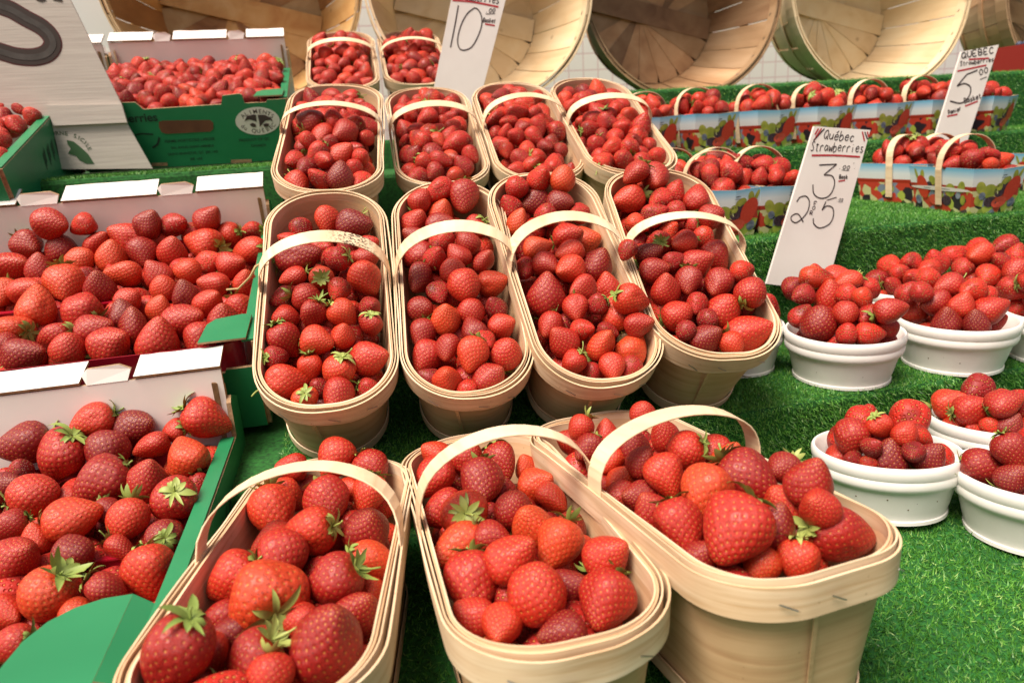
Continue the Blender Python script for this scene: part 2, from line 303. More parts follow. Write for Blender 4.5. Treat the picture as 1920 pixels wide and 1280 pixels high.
def calyx_arrays(k, L):
    r = random.Random(50+k); v, f = [], []; n = r.choice([8, 9, 10, 11]); z0 = L-.040; curl = r.uniform(-.3, .9)
    for i in range(n):
        a = i/n*2*pi+r.uniform(-.15, .15); ln = r.uniform(.28, .54); wd = r.uniform(.045, .09); cu = curl+r.uniform(-.7, .7); base = len(v); el = r.uniform(.25, .6); rr, zz = .02, z0; K = 6
        for s in range(K+1):
            t = s/K; hw = wd*(sin(pi*(t*.86+.14))**.8)*(1 if t < .99 else 0)
            if s: rr += ln/K*cos(el); zz += ln/K*sin(el); el += (cu-.75)*.30
            ca, sa = cos(a+(t*t)*.12), sin(a+t*t*.12)
            v += [(rr*ca-hw*-sa, rr*sa-hw*ca, zz+.012*hw/.06), (rr*ca, rr*sa, zz-.01), (rr*ca+hw*-sa, rr*sa+hw*ca, zz+.012*hw/.06)]
        for s in range(K):
            b = base+s*3; f += [(b, b+1, b+4, b+3), (b+1, b+2, b+5, b+4)]
    if r.random() < .75:   # stem stub
        pts = []; x = y = 0; z = z0-.02; d = np.array([r.uniform(-.5, .5), r.uniform(-.5, .5), 1.]); ll = r.choice([.12, .2, .35, .5])
        for s in range(6): pts.append((x, y, z)); d += np.array([r.uniform(-.25, .25), r.uniform(-.25, .25), -.05]); d /= np.linalg.norm(d); x += d[0]*ll/5; y += d[1]*ll/5; z += d[2]*ll/5
        m = MB(); m.tube(pts, .022, 6); b = len(v); v += m.v; f += [tuple(i+b for i in q) for q in m.f]
    return v, f
KINDS = ['cone', 'round', 'cone', 'wedge', 'cone', 'long', 'round', 'wedge', 'cone', 'long']
PROTO = [berry_mesh(kd, i, 184, 130) for i, kd in enumerate(KINDS)]
def calyx_mesh(k, L):
    v, f = calyx_arrays(k, L); me = bpy.data.meshes.new('calyx'); me.from_pydata([tuple(map(float, p)) for p in v], [], f); me.materials.append(M_LEAF)
    me.polygons.foreach_set('use_smooth', np.ones(len(f), dtype=bool)); me.update(); return me
CAL = {(i, j): calyx_mesh(i*3+j, PROTO[i][1]) for i in range(len(KINDS)) for j in range(2)}
# listed berries: px x, y, diameter[, tip direction in degrees, how far the tip points to the viewer] + c calyx / o orange / d dark, measured on the photograph's 1920x1280 frame
BERRIES = {
'A1': "293,1245,140,250,.3c 364,1170,85,200,.3 383,1233,92,260,.4 492,1125,158,110,-.55c 403,1088,108,215,.2d 477,962,98,280,.6 535,932,76,330,.2c 570,999,98,190,.1c 524,1014,84,200,.4d 520,1050,108,250,.6 625,1089,108,210,.4c 707,1061,82,340,.1c 688,991,98,80,.6 615,940,95,290,.7 691,925,80,250,.5 629,860,78,240,.5 705,872,78,300,.5 540,872,60 574,905,55 699,1147,106,60,.5o 621,1205,150,85,.5 480,1240,118,230,.4c 505,1272,92,270,.5 655,917,50 735,1100,60 360,1290,100,200,.3c 440,1180,70,200,.3d 560,1160,70,200,.2d 700,1240,80,200,.3d",
'A2': "805,850,62 812,895,78,230,.5 875,858,70,60,.5 940,868,80,300,.5 985,875,45 903,906,92,270,.7 1008,908,70,20,.5 1035,933,70,320,.5d 813,959,86,200,.3 872,963,98,20,-.75c 963,955,82,90,.7 854,1028,106,200,.5d 915,1012,50 997,985,92,120,.6o 1090,988,76,60,.6o 958,1050,102,30,.4 1045,1020,96,250,.4 1150,1040,92,40,.5 1110,1024,65 862,1098,116,270,.6 1006,1118,130,95,.45 1136,1125,118,250,.55 868,1162,84,150,.4c 938,1170,60d 1053,1187,66,200,.4 1065,1100,52d 790,1010,50d 790,900,45 1175,1100,50d",
'A3': "1090,803,55 1070,828,50 1103,840,62,230,.5 1137,815,45 1140,872,68,240,.6 1188,836,66,100,.5 1200,866,68,60,.5d 1247,815,64,100,.5 1206,776,30 1288,844,86,205,-.2c 1340,845,45d 1165,925,68,200,.4o 1195,932,60d 1246,892,86,300,.5 1225,960,84,110,.4 1276,988,102,290,.5 1322,925,108,250,.4d 1368,862,68,60,.4o 1412,895,112,320,.5 1462,880,54 1516,910,96,60,.6d 1474,940,94,120,.5 1390,1003,146,240,.4 1450,990,92,60,.5o 1573,998,114,350,.35cd 1484,1050,76,270,.3o 1310,1045,60d 1535,950,60d 1165,900,50 1125,905,50d 1430,1045,60",
'X1': "50,832,90,200,.4d 112,855,110,240,.4c 173,789,74,200,.5 255,800,80,30,.5 385,787,86,330,.3c 330,800,52,200,.1c 287,834,66,200,.4 199,850,84,250,.5 351,856,84,120,.3c 186,906,104,210,.5d 271,900,82,90,.5o 75,928,94,20,.3co 14,910,62 327,938,92,270,-.6c 138,973,94,15,.3c 240,972,86,260,.6 308,1008,78,270,-.85c 15,985,64,200,.5d 66,1012,60d 30,1045,96,40,.4o 135,1038,82,120,.3c 273,1075,106,280,.4 92,1113,118,240,.4c 205,1105,82,330,.4c 20,1208,78,200,.3c 8,1150,60d 150,1150,60d 225,1030,50d 110,820,40d 220,820,45d 40,880,50d 120,930,55d 200,960,50d",
'X2': "99,425,66,0,.3d 161,429,48 180,451,58,60,.5o 242,444,66,150,.5 283,425,56,60,.4 337,425,50 390,412,54,40,.4 427,440,52,200,.2c 472,436,48,200,.2c 53,459,60 116,461,66,100,.6o 150,489,60,60,.4 208,481,64,100,.5 268,474,58,300,.4d 322,472,62,90,.6 382,457,68,170,.2c 300,442,50o 360,436,50 469,470,56,190,.2c 433,496,56,20,.6 465,530,54,80,.6 26,500,74,20,.6 73,504,56,100,.5 120,530,78,280,.6d 186,537,62,110,.6o 233,515,66,180,.4o 296,515,56,120,.4 353,509,56,180,.4o 397,492,50 401,534,58,160,.4 308,541,56,90,.5 349,552,56,100,.5o 392,567,58,60,.6o 454,582,62,300,.4 422,599,70,90,.5 49,545,60,20,.4 8,549,56 69,577,78,80,.3c 150,584,80,150,.4cd 240,564,55d 232,590,60,100,.3 298,579,56,80,.5o 345,601,76,30,.4o 247,612,72,90,.4o 22,616,76,170,.1c 109,633,74,200,.2c 176,620,72,30,.4 296,639,86,90,.5 375,639,68,270,.5 210,643,80,40,.3d 127,654,72,90,.4 45,665,74,20,.4 11,650,60",
'B1': "615,414,60,270,.4d 667,422,64,0,.4d 703,416,46,270,.1cd 563,434,46 545,450,46 701,458,44 560,483,72,10,.3d 631,487,50,200,.2cd 687,486,52,20,.3d 550,519,52,200,.3d 603,521,52,90,-.8cd 635,545,48,260,.7 685,523,70,300,.4d 528,561,50,200,.3d 575,559,64,350,.2cd 587,589,58,250,.5c 643,589,58,320,.3c 695,575,46d 536,593,52,90,-.5cd 695,609,54,270,-.3cd 532,641,68,300,.2c 599,645,64,350,.4 645,633,52,80,.7 693,671,72,20,.5d 512,673,48,0,-.4cd 577,697,52,280,.6c 635,697,72,260,-.2c 532,717,76,10,.2c 633,740,66,250,.6 571,748,58,270,-.6c 695,729,46,350,.2c 610,670,42d 660,655,42d 505,700,40d 598,722,40d",
'B2': "779,374,52 819,362,50 870,370,66,270,.5 825,396,56,80,.6 771,412,58,60,.5 827,422,58,20,.4 890,426,52,220,.2c 771,446,52 827,454,50 876,458,54 783,482,62,200,.2c 815,482,48 858,482,52 908,489,52,60,.6 787,523,64,250,.6 852,509,58,90,.6o 866,533,72,270,.7o 924,531,58,10,.4 823,549,48d 785,581,58,10,.5 835,597,64,100,.7 884,589,60,300,.4 930,577,48d 942,609,54,30,.5 892,621,54,120,.3co 783,629,58,260,.5 785,667,66,250,.6 833,657,58,270,.6 884,661,66,250,.5 950,661,70,60,.6o 835,711,60,90,.8 918,709,68,30,.5 874,729,46 795,717,46d 905,640,46",
'B3': "970,353,50 1004,373,62,200,.4d 1054,333,56,90,.4 1017,339,50 957,386,50 1051,376,52 1078,366,46 1024,403,50 970,417,56 1084,400,44 1068,446,62,20,.5d 1127,450,64,20,.5 1008,466,52,20,.4d 1068,474,54,200,.4d 1024,497,52 1064,505,60,200,.6 1122,501,68,60,.5 985,505,50 1024,553,78,90,.4d 1092,541,58,200,.5o 1165,535,58,90,.4 1078,579,54,270,.7 1120,573,46,200,.2cd 1203,565,64,340,.3co 1153,589,68,110,.3co 1213,609,54,20,.4 1034,613,54,250,.6 1054,637,62,120,.5 1094,617,46 1128,645,68,60,.6 1193,649,68,60,.4c 1074,681,52,230,.3c 1149,689,54,270,.7 1112,697,42d 1178,690,46d 1140,620,42d 1175,470,40",
'B4': "1195,326,56 1221,334,60 1203,354,38o 1239,375,48 1178,375,60,200,.4d 1280,354,46 1262,364,46 1319,372,54,90,.3cd 1340,408,54,20,.4 1229,403,50,20,.5 1270,398,42 1195,421,42o 1239,454,46,270,-.7c 1279,455,52,200,.5d 1319,445,46 1219,477,54,30,.5 1227,505,58,20,.5 1265,489,44d 1307,493,60,30,.4o 1357,481,60,300,.4 1398,509,48,20,.4 1287,529,56,260,.6o 1251,541,60,80,.5 1347,533,60,250,.6d 1378,535,48d 1422,549,68,60,.4c 1359,589,76,50,.5 1305,573,46,250,.6 1271,593,66,20,.4 1424,629,78,20,.3d 1319,629,60,40,.5 1373,643,54,300,.5d 1330,600,46d 1310,420,44 1395,570,50d 1290,620,44d",
'G1': "1558,856,56,200,.5 1599,822,76,250,.3 1649,802,52,300,.2c 1694,818,54,60,.4 1667,852,78,90,.35 1722,820,46 1742,856,66,40,.4 1610,876,36 1640,845,44d 1705,850,44d 1590,865,40d",
'G2': "1842,874,76,350,.5 1894,897,62,40,.5 1905,850,68,300,.4d 1950,870,66 1960,900,66 1930,830,50",
'G3': "1783,757,62,10,.5 1744,800,56d 1785,808,74,320,.3d 1822,786,66,10,.4d 1876,770,66,20,.4 1910,758,50 1837,827,38 1882,808,54,60,.5 1912,804,58,200,.3d 1760,830,40 1860,830,44",
'H1': "1505,556,48,200,.4d 1491,590,50,60,.4 1530,605,76,90,.4 1555,550,64,100,.4o 1578,590,52,270,.6 1630,590,50,200,.6 1588,625,46,90,.4 1633,624,50,0,.4 1660,612,42 1668,581,56,20,.4 1590,556,46 1619,566,42o 1588,525,50,200,.4 1625,542,46,200,.2c 1556,508,56,0,.3o 1518,516,46 1487,537,48,20,.4d 1534,528,50o",
'H2': "1712,575,60,60,.4o 1752,569,56,200,.5d 1803,578,52,60,.5 1773,603,56,90,.4 1831,602,52,100,.4o 1858,581,58,20,.4 1781,537,54,200,.4o 1819,547,50,200,.4 1744,525,48 1703,550,46 1729,548,46 1850,555,44",
'H3': "1641,525,46d 1672,500,46 1675,534,42 1708,522,46 1712,497,42 1753,491,48 1735,505,42 1690,512,40",
'H5': "1794,478,44 1828,469,46,200,.2c 1837,487,52,200,.5 1878,459,46,200,.2d 1812,500,44 1850,519,48 1900,506,56,200,.3 1870,490,44 1780,500,42 1830,530,44 1905,480,46",
'H4': "1878,547,48 1906,544,50 1903,572,46 1935,560,50 1930,530,50 1950,590,50 1912,462,46",
}
# ---- baskets: x,y,z,yaw,tilt,roll,width factor, handle height, handle lean (fitted to the photograph)
BASKETS = {'B1': (-0.1913, 0.7210, 1.3603, -0.0553, 0.5590, -0.0008, 0.9649, 0.0525, 0.0150),
'B2': (-0.0549, 0.7425, 1.3581, -0.0855, 0.5850, -0.0341, 0.9334, 0.0550, 0.0150),
'B3': (0.0670, 0.7503, 1.3608, -0.0061, 0.5983, 0.0315, 0.9603, 0.0375, 0.0350),
'B4': (0.2034, 0.7857, 1.3609, -0.1119, 0.5452, -0.0052, 1.0037, 0.0350, 0.0200),
'C1': (-0.2307, 1.0116, 1.5184, -0.1025, 0.4593, 0.0102, 0.9886, 0.0400, -0.0000),
'C2': (-0.1008, 1.1390, 1.5114, -0.0466, 0.4751, -0.0157, 0.9943, 0.0450, -0.0000),
'C3': (0.0429, 1.1662, 1.5107, -0.0489, 0.4836, -0.0030, 0.9934, 0.0450, 0.0150),
'C4': (0.1766, 1.1618, 1.5098, -0.0519, 0.4798, 0.0040, 0.9964, 0.0425, -0.0000),
'D1': (-0.3141, 1.5482, 1.6705, -0.0382, 0.4393, 0.0006, 1.0047, 0.0375, -0.0000),
'D2': (-0.1759, 1.6248, 1.6746, -0.0291, 0.4399, -0.0029, 0.9943, 0.0375, -0.0000),
'A1': (-0.1547, 0.4221, 1.2337, -0.1705, -0.0609, 0.0143, 1.0009, 0.0450, 0.0400),
'A2': (-0.0100, 0.4594, 1.2323, 0.0156, -0.0551, 0.0008, 0.9752, 0.0625, -0.0000),
'A3': (0.1208, 0.4811, 1.2441, 0.1230, -0.0928, 0.0108, 1.0326, 0.0475, -0.0000)}
BL, BH, BT = .325, .1123, .0189
WHERE = {'A1': 'front left basket', 'A2': 'front middle basket', 'A3': 'front right basket', 'B1': 'leftmost middle-row basket', 'B2': 'second middle-row basket',
 'B3': 'third middle-row basket', 'B4': 'rightmost middle-row basket', 'C1': 'leftmost basket of third row', 'C2': 'second basket of third row', 'C3': 'third basket of third row', 'C4': 'rightmost basket of third row',
 'D1': 'basket below the brown bushel basket', 'D2': 'basket beside the 10 sign', 'X1': 'nearest green crate', 'X2': 'middle green crate', 'X3': 'farthest green crate', 'G1': 'lowest foam bowl', 'G2': 'foam bowl cut by right edge',
 'G3': 'foam bowl behind the lowest pair', 'H1': 'foam bowl beside Quebec sign', 'H2': 'foam bowl in middle', 'H3': 'bowl behind middle bowls', 'H4': 'bowl at right edge', 'H5': 'bowl under the turf riser', 'X4': 'crate behind the big sign'}
def bframe(q):
    x, y, z, yw, ti, rl = q[:6]; return rz(YAW) @ rx(ti) @ rz(yw) @ ry(rl), np.array([x, y, z])
FR = {n: bframe(q) for n, q in BASKETS.items()}
FR['X1'] = (rz(YAW), duv(-.145-.17, .575, 1.217)); X2T = radians(12.6); X3T = radians(14)
FR['X2'] = (rz(YAW) @ rx(X2T), duv(-.117-.215, .79, 1.312)+(rz(YAW) @ rx(X2T)) @ np.array([0, .165, 0]))
FR['X3'] = (rz(YAW+.01) @ rx(X3T), duv(-.083-.17, 1.34, 1.583)+(rz(YAW) @ rx(X3T)) @ np.array([0, .165, 0]))
FR['X4'] = (rz(YAW) @ rx(radians(19)), duv(-.452-.17, 1.10, 1.494)+(rz(YAW) @ rx(radians(19))) @ np.array([0, .165, 0]))
FR['X5'] = (rz(YAW+.01) @ rx(X3T), duv(-.437-.17, 1.345, 1.582)+(rz(YAW) @ rx(X3T)) @ np.array([0, .165, 0]))
BR = .067; BOWLS = {'G1': (1654, 885, ZA, -7, 1.0), 'G2': (1938, 936, ZA, -5, 1.0), 'G3': (1866, 816, ZA, -6, 1.0), 'H1': (1580, 639, ZB, 0, 1.0), 'H2': (1790, 613, ZB, 0, 1.0), 'H3': (1702, 550, ZB, 0, .95), 'H4': (1996, 600, ZB, 0, 1.0), 'H5': (1892, 546, ZB, 0, .95)}
BOWLH = .060
for n, (x, y, z0, ti, s) in BOWLS.items():
    P = hit((x, y+8), Z*(z0+BOWLH), Z); h = P-C0; h[2] = 0; h /= np.linalg.norm(h); FR[n] = (rx(radians(ti)), P+h*BR*s)
FR['H0'] = (np.eye(3), duv(.470, .775, ZB+BOWLH)); BOWLS['H0'] = (0, 0, ZB, 0, .85)
# heap surfaces: half sizes a, b; centre height hc, dome, slope along y
def hs(n):
    if n in ('A1',): return (.056, .145, -.020, .012, .06)
    if n == 'A2': return (.056, .145, -.022, .020, .04)
    if n == 'A3': return (.060, .145, -.012, .030, .0)
    if n[0] == 'B': return (.054, .145, -.016, .014, .0)
    if n[0] in 'CD': return (.054, .145, -.012, .020, .0)
    if n == 'X1': return (.155, .145, .000, .010, .10)
    if n == 'X2': return (.198, .150, -.004, .010, .045)
    if n in ('X3', 'X4', 'X5'): return (.155, .150, .0, .012, .08)
    return (.052, .052, .004, .034, .0)
def hz(n, x, y):
    a, b, hc, dm, sl_ = hs(n); return hc + sl_*y + dm*max(-.6, (1-(x/a)**2))*max(-.3, (1-(y/b)**2))
items = []    # dict: cont, p, D, px, ang, k, flags, layer
def parse(s):
    for w in s.split():
        fl = ''
        while w[-1] in 'cod': fl += w[-1]; w = w[:-1]
        q = [float(t) for t in w.split(',')]
        yield q[0], q[1], q[2], (q[3] if len(q) > 3 else None), (q[4] if len(q) > 4 else None), fl
for n, s in BERRIES.items():
    R, T = FR[n]; a, b = hs(n)[:2]
    for x, y, d, ang, k, fl in parse(s):
        dr = ray((x, y)); dl = R.T @ dr; cl = R.T @ (C0-T); best = None
        lo = None
        for t in np.arange(.2, 3., .002):
            q = cl+dl*t
            if q[2] < hz(n, min(max(q[0], -a*1.25), a*1.25), min(max(q[1], -b*1.25), b*1.25)): lo = t; break
        t = lo if lo else .8
        q = cl+dl*t
        # keep inside the container: slide along the sight line back to the nearest point over it
        if abs(q[1]) > b*1.05 or abs(q[0]) > a*1.12:
            c = [(max(0, abs((cl+dl*tt)[1])-b*.98)+max(0, abs((cl+dl*tt)[0])-a*1.05)+.25*max(0, (cl+dl*tt)[2]-hz(n, 0, 0)), tt) for tt in np.arange(t-.18, t+.03, .004)]; t = min(c)[1]
        dm_ = {'A': .027, 'X': .026, 'B': .0235}.get(n[0], .022)/(t/F)
        if d < dm_ and n != 'G1': t += .010; d = dm_*(.92+.12*((x*7+y) % 10)/10)
        p = C0+dr*t
        items.append(dict(c=n, p=p, D=d*t/F*1.0, t=t, ang=ang, k=k, fl=fl, layer=0))
def inside(n, x, y):
    a, b = hs(n)[:2]
    if n[0] in 'GH': return x*x+y*y < (a*1.02)**2
    if n[0] == 'P': return abs(x) < a and abs(y) < b
    return abs(x) < a and abs(y) < b and (max(0, abs(x)-a+.05)**2+max(0, abs(y)-b+.05)**2) < .05**2
def fill(n, D, layer, dz, dens=.86, rs=1):
    R, T = FR[n]; a, b = hs(n)[:2]; r = random.Random(hash_(n)+layer*17+rs); y = -b; row = 0
    while y < b:
        x = -a+(row % 2)*D*.5*dens
        while x < a+.001:
            xx, yy = x+r.gauss(0, D*.10), y+r.gauss(0, D*.10)
            if inside(n, xx, yy):
                z = hz(n, xx, yy)-dz+r.gauss(0, D*.12)
                items.append(dict(c=n, p=R @ np.array([xx, yy, z])+T, D=D*r.choice([.8, .9, 1, 1.05, 1.15]), ang=None, k=None, fl='c' if (layer == 0 and r.random() < .16) else ('o' if r.random() < .07 else ('d' if r.random() < .16 else '')), layer=layer))
            x += D*dens
        y += D*dens*.86; row += 1
def hash_(s): return sum(ord(ch)*(i+3) for i, ch in enumerate(s))
for n in ('C1', 'C2', 'C3', 'C4', 'D1', 'D2', 'X3'): fill(n, .0325, 0, 0); fill(n, .033, 1, .024)
for n in ('X4', 'X5'): fill(n, .033, 0, 0, .92)
for n in ('A1', 'A2', 'A3', 'B1', 'B2', 'B3', 'B4', 'X1', 'X2'): fill(n, .034, 1, .024, .9); 
for n in BOWLS:
    if n == 'H0': fill(n, .034, 0, .006)
    else: fill(n, .036, 1, .020, .9)
# ---- punnets (printed card baskets): bottom front centre px, level z, turn, group
PW, PD, PHT = .0935, .150, .071
PUN = {}
for i, (x, v, a, z) in enumerate([(1233, 1.265, 0, ZD2), (1341, 1.265, 0, ZD2), (1455, 1.268, 0, ZD2), (1563, 1.27, 2, ZD2), (1671, 1.27, 3, ZD2), (1772, 1.275, 3, ZD2), (1874, 1.26, 16, ZD2),
                                  (1372, .93, -6, ZC2), (1470, .925, 2, ZC2), (1816, .915, -6, ZC2), (1775, 1.07, 4, ZC2), (2010, 1.0, -6, ZC2)]): PUN[('PT%d' % i) if i < 7 else 'PM%d' % (i-7)] = (x, v, a, z)
for n, (x, v, a, z) in PUN.items():
    P = hit((x, proj(duv(0, v, z))[0][1]), duv(0, v, 0), V)
    for _ in range(4):   # the point of the shelf at depth v seen at that x
        px_, zz_ = proj(duv(P @ U, v, z)); P = P + U*(x-px_[0])*zz_/F
    P = duv(P @ U, v, z); R = rz(YAW+radians(a)); FR[n] = (R, P + R @ (np.array([0, PD/2-.005, PHT+.001]) if n not in ('PM2', 'PM3', 'PM4') else np.array([PW/2*.86, PD/2*.9, PHT+.001]))); print(n, 'bottom y', proj(P)[0])
FR['PM5'] = (rz(YAW-.1), FR['PM0'][1]+duv(.0, .155, 0)); FR['PM6'] = (rz(YAW), FR['PM1'][1]+duv(.01, .155, 0)); FR['PM7'] = (rz(YAW+.2), FR['PM2'][1]+duv(.03, .16, 0))
for k in range(6): FR['PT%d' % (7+k)] = (rz(YAW), FR['PT%d' % k][1]+duv(.004, .156, 0)) if k in (1, 3, 5) else None
FR = {k: v for k, v in FR.items() if v is not None}
PN = [n for n in FR if n[0] == 'P']
_hs = hs
def hs(n): return (.036, .060, .004, .024, .0) if n[0] == 'P' else _hs(n)
for n in PN: fill(n, .033, 0, 0, .84); fill(n, .033, 1, .02, .95)

# ---- settle: push overlapping fruit apart, mostly along the sight line so each keeps its place in the pile
by = {}
for it in items: by.setdefault(it['c'], []).append(it)
for n, L in by.items():
    P = np.array([i['p'] for i in L]); Dm = np.array([i['D'] for i in L]); n_ = len(L); R, T = FR[n]
    rays = P-C0; rays /= np.linalg.norm(rays, axis=1)[:, None]; lay = np.array([i['layer'] for i in L]); listed = np.array([i['layer'] == 0 and 't' in i for i in L])
    P0 = P.copy(); low = 1.0*(lay == 0)+.25*(lay > 0)
    for s in range(40):
        d = P[:, None]-P[None]; dist = np.sqrt((d**2).sum(-1))+1e-9; need = .42*(Dm[:, None]+Dm[None]); ov = np.clip(need-dist, 0, None); np.fill_diagonal(ov, 0)
        w = np.where((lay[:, None] > 0) & (lay[None] == 0), .9, np.where((lay[:, None] == 0) & (lay[None] > 0), .1, .5))
        mv = (d/dist[..., None]*(ov*w)[..., None]).sum(1)*.6
        al = (mv*rays).sum(1)[:, None]*rays; mv = np.where(listed[:, None], al*.8+(mv-al)*.22, mv); P = P+mv
        P += np.where(listed[:, None], (P0-P)*.03, 0)
        # walls
        q = (P-T) @ R; a, b = hs(n)[:2]
        hgt = q[:, 2]; rad = Dm*np.where(lay > 0, .58, .44)
        if n[0] in 'GH':
            r_ = np.hypot(q[:, 0], q[:, 1])+1e-9; mx = np.where(hgt > .022, .072, np.where(hgt > 0, .063, .063+.18*np.minimum(hgt, 0))-rad); k_ = np.minimum(1, mx/r_); q[:, 0] *= k_; q[:, 1] *= k_; q[:, 2] = np.maximum(q[:, 2], -.052+rad)
        else:
            if n[0] == 'X': A_, B_, tp, zb = .211 if n == 'X2' else .166, (.145 if n in ('X1',) else .165), 0, -.10
            elif n[0] == 'P': A_, B_, tp, zb = PW/2-.001, PD/2-.002, .13, -PHT
            else: A_, B_, tp, zb = .0645*BASKETS[n][6]-.0015, BL/2-.004, .16, -BH
            over = hgt > (.016 if n[0] != 'X' else .02); m_ = np.minimum(hgt, 0)*tp; ax = np.where(over, A_+.004, A_+m_-rad); ay = np.where(over, B_+.006, B_+m_-rad)
            if n in ('X1', 'X2'): q[:, 1] = np.clip(q[:, 1], (-.20 if n == 'X1' else -.188)+rad, ay)
            else: q[:, 1] = np.clip(q[:, 1], -ay, ay)
            q[:, 0] = np.clip(q[:, 0], -ax, ax); q[:, 2] = np.maximum(q[:, 2], zb+rad+.002)
            if n[0] != 'X':   # rounded corners
                cr = .054 if n[0] != 'P' else .012; cx = np.clip(q[:, 0], -(ax-cr+rad), ax-cr+rad); cy2 = np.clip(q[:, 1], -(ay-cr+rad), ay-cr+rad); dx, dy = q[:, 0]-cx, q[:, 1]-cy2; dd = np.hypot(dx, dy)+1e-9; k_ = np.where(over, 1, np.minimum(1, (cr-rad)/dd)); q[:, 0] = cx+dx*k_; q[:, 1] = cy2+dy*k_
        q[:, 2] = np.where(lay > 0, np.maximum(q[:, 2], -.048), q[:, 2])
        P = q @ R.T + T
    for i, it in enumerate(L): it['p'] = P[i]
# ---- orientation and size in the picture
for i, it in enumerate(items):
    r = random.Random(i*7+1); px, z = proj(it['p']); it['px'] = px; it['d'] = F*it['D']/z
    ang = it['ang'] if it['ang'] is not None else r.uniform(0, 360); k = it['k'] if it['k'] is not None else (r.uniform(.2, .9) if 'c' not in it['fl'] else r.uniform(-.7, .2))
    if 'c' in it['fl'] and it['k'] is not None: k = min(k, .05)-.3
    sc = sqrt(max(0, 1-k*k)); view = (it['p']-C0); view /= np.linalg.norm(view)
    tip = (RT*cos(radians(ang))+UPV*sin(radians(ang)))*sc - view*k; tip /= np.linalg.norm(tip); zc = -tip
    x = np.cross(zc, [0.3, .5, .8]); x /= np.linalg.norm(x); y = np.cross(zc, x); a = r.uniform(0, 6.28); x2 = x*cos(a)+y*sin(a); y2 = np.cross(zc, x2)
    it['R'] = np.stack([x2, y2, zc], 1)
    kn = 5 if (abs(k) < .35 and r.random() < .12 and it['layer'] == 0) else r.choice([0, 1, 2, 3, 4, 6, 7, 8, 0, 2, 4, 8, 9 if abs(k) < .3 else 1]); it['kind'] = kn
    it['rnd'] = {'o': r.uniform(.82, .90), 'd': r.uniform(.08, .26)}.get((it['fl'].replace('c', '') or 'x')[0], r.uniform(.3, .75))
vis = [it for it in items if it['layer'] == 0 and -30 < it['px'][0] < 1950 and -30 < it['px'][1] < 1310]
vis.sort(key=lambda t: -t['d']); single = vis[:298]; sid = {id(t) for t in single}
ORD = ['first', 'second', 'third', 'fourth', 'fifth', 'sixth', 'seventh', 'eighth', 'ninth', 'tenth', 'eleventh', 'twelfth', 'thirteenth', 'fourteenth', 'fifteenth']
grp = {}
for t in single: grp.setdefault(t['c'], []).append(t)
for n, L in grp.items():
    L.sort(key=lambda t: -t['px'][1]); nr = max(1, round(sqrt(len(L)*(1.6 if n[0] in 'ABC' else .7)))); per = -(-len(L)//nr); rows = [L[i:i+per] for i in range(0, len(L), per)]
    for ri, row in enumerate(rows):
        row.sort(key=lambda t: t['px'][0])
        for ci, t in enumerate(row):
            col = 'dark crimson' if t['rnd'] < .27 else ('orange-red' if t['rnd'] > .82 else 'bright red')
            t['label'] = f"{col} strawberry, {WHERE.get(n, 'punnet')}, {ORD[ri]} row up, {ORD[ci]} from left"
for t in single:
    k = t['kind']; me, L = PROTO[k]; o = bpy.data.objects.new('strawberry', me); link(o); s = t['D']*.885
    o.matrix_world = mat4(t['R']*s, t['p']-t['R'][:, 2]*s*.02); o.color = (t['rnd'],)*3+(1,)
    w = WHERE.get(t['c'], 'punnet'); tag(o, t['label'], 'strawberry', 'strawberries in the '+w)
    if 'c' in t['fl'] or random.random() < .6:
        c = bpy.data.objects.new('calyx', CAL[(k, random.randrange(2))]); link(c, o)
# the rest of the fruit: one mass
LOW = {}
def low(k, res):
    if (k, res) not in LOW: LOW[(k, res)] = berry_arrays(KINDS[k], k, *res)
    return LOW[(k, res)]
vs, ls, lt, sd, rp, rn, mt, bc_ = [], [], [], [], [], [], [], []; nb = 0
for j, t in enumerate(items):
    if id(t) in sid: continue
    if not (-80 < t['px'][0] < 2000 and -80 < t['px'][1] < 1360): continue
    if t['layer'] == 2: res = (28, 18)
    if 0 and abs(t['px'][0]-1503) < 25 and abs(t['px'][1]-1205) < 40: print('STRAY', t['c'], t['layer'], t['p'], (t['p']-FR[t['c']][1]) @ FR[t['c']][0], t['D'])
    elif t['layer'] == 1: res = (32, 22) if t['c'][0] in 'CDPXH' else (56, 40)
    else: res = (72, 50) if t['d'] > 36 else (52, 36)
    p, f, seed, rip, L = low(t['kind'], res); P = (t['R'] @ (p*t['D']*.885).T).T+t['p']
    vs.append(P); bc_.append(p+j*.37); sd.append(seed); rp.append(rip); rn.append(np.full(len(p), t['rnd'])); fa = [np.array(q)+nb for q in f]
    ls.append(np.concatenate(fa)); lt.append(np.array([len(q) for q in f])); mt.append(np.zeros(len(f), int)); nb += len(p)
    if ('c' in t['fl']) and t['layer'] < 2:
        v, f = calyx_arrays(j % 23, L); v = np.array(v); P = (t['R'] @ (v*t['D']*.885).T).T+t['p']; vs.append(P); bc_.append(v); sd.append(np.zeros(len(v))); rp.append(np.zeros(len(v))); rn.append(np.full(len(v), .5))
        ls.append(np.concatenate([np.array(q)+nb for q in f])); lt.append(np.array([len(q) for q in f])); mt.append(np.ones(len(f), int)); nb += len(v)
me = bpy.data.meshes.new('strawberry_heap'); V_ = np.concatenate(vs).astype(np.float32); me.vertices.add(len(V_)); me.vertices.foreach_set('co', V_.ravel())
ls = np.concatenate(ls).astype(np.int32); lt = np.concatenate(lt).astype(np.int32); me.loops.add(len(ls)); me.loops.foreach_set('vertex_index', ls)
me.polygons.add(len(lt)); st = np.concatenate([[0], np.cumsum(lt)[:-1]]).astype(np.int32); me.polygons.foreach_set('loop_start', st)
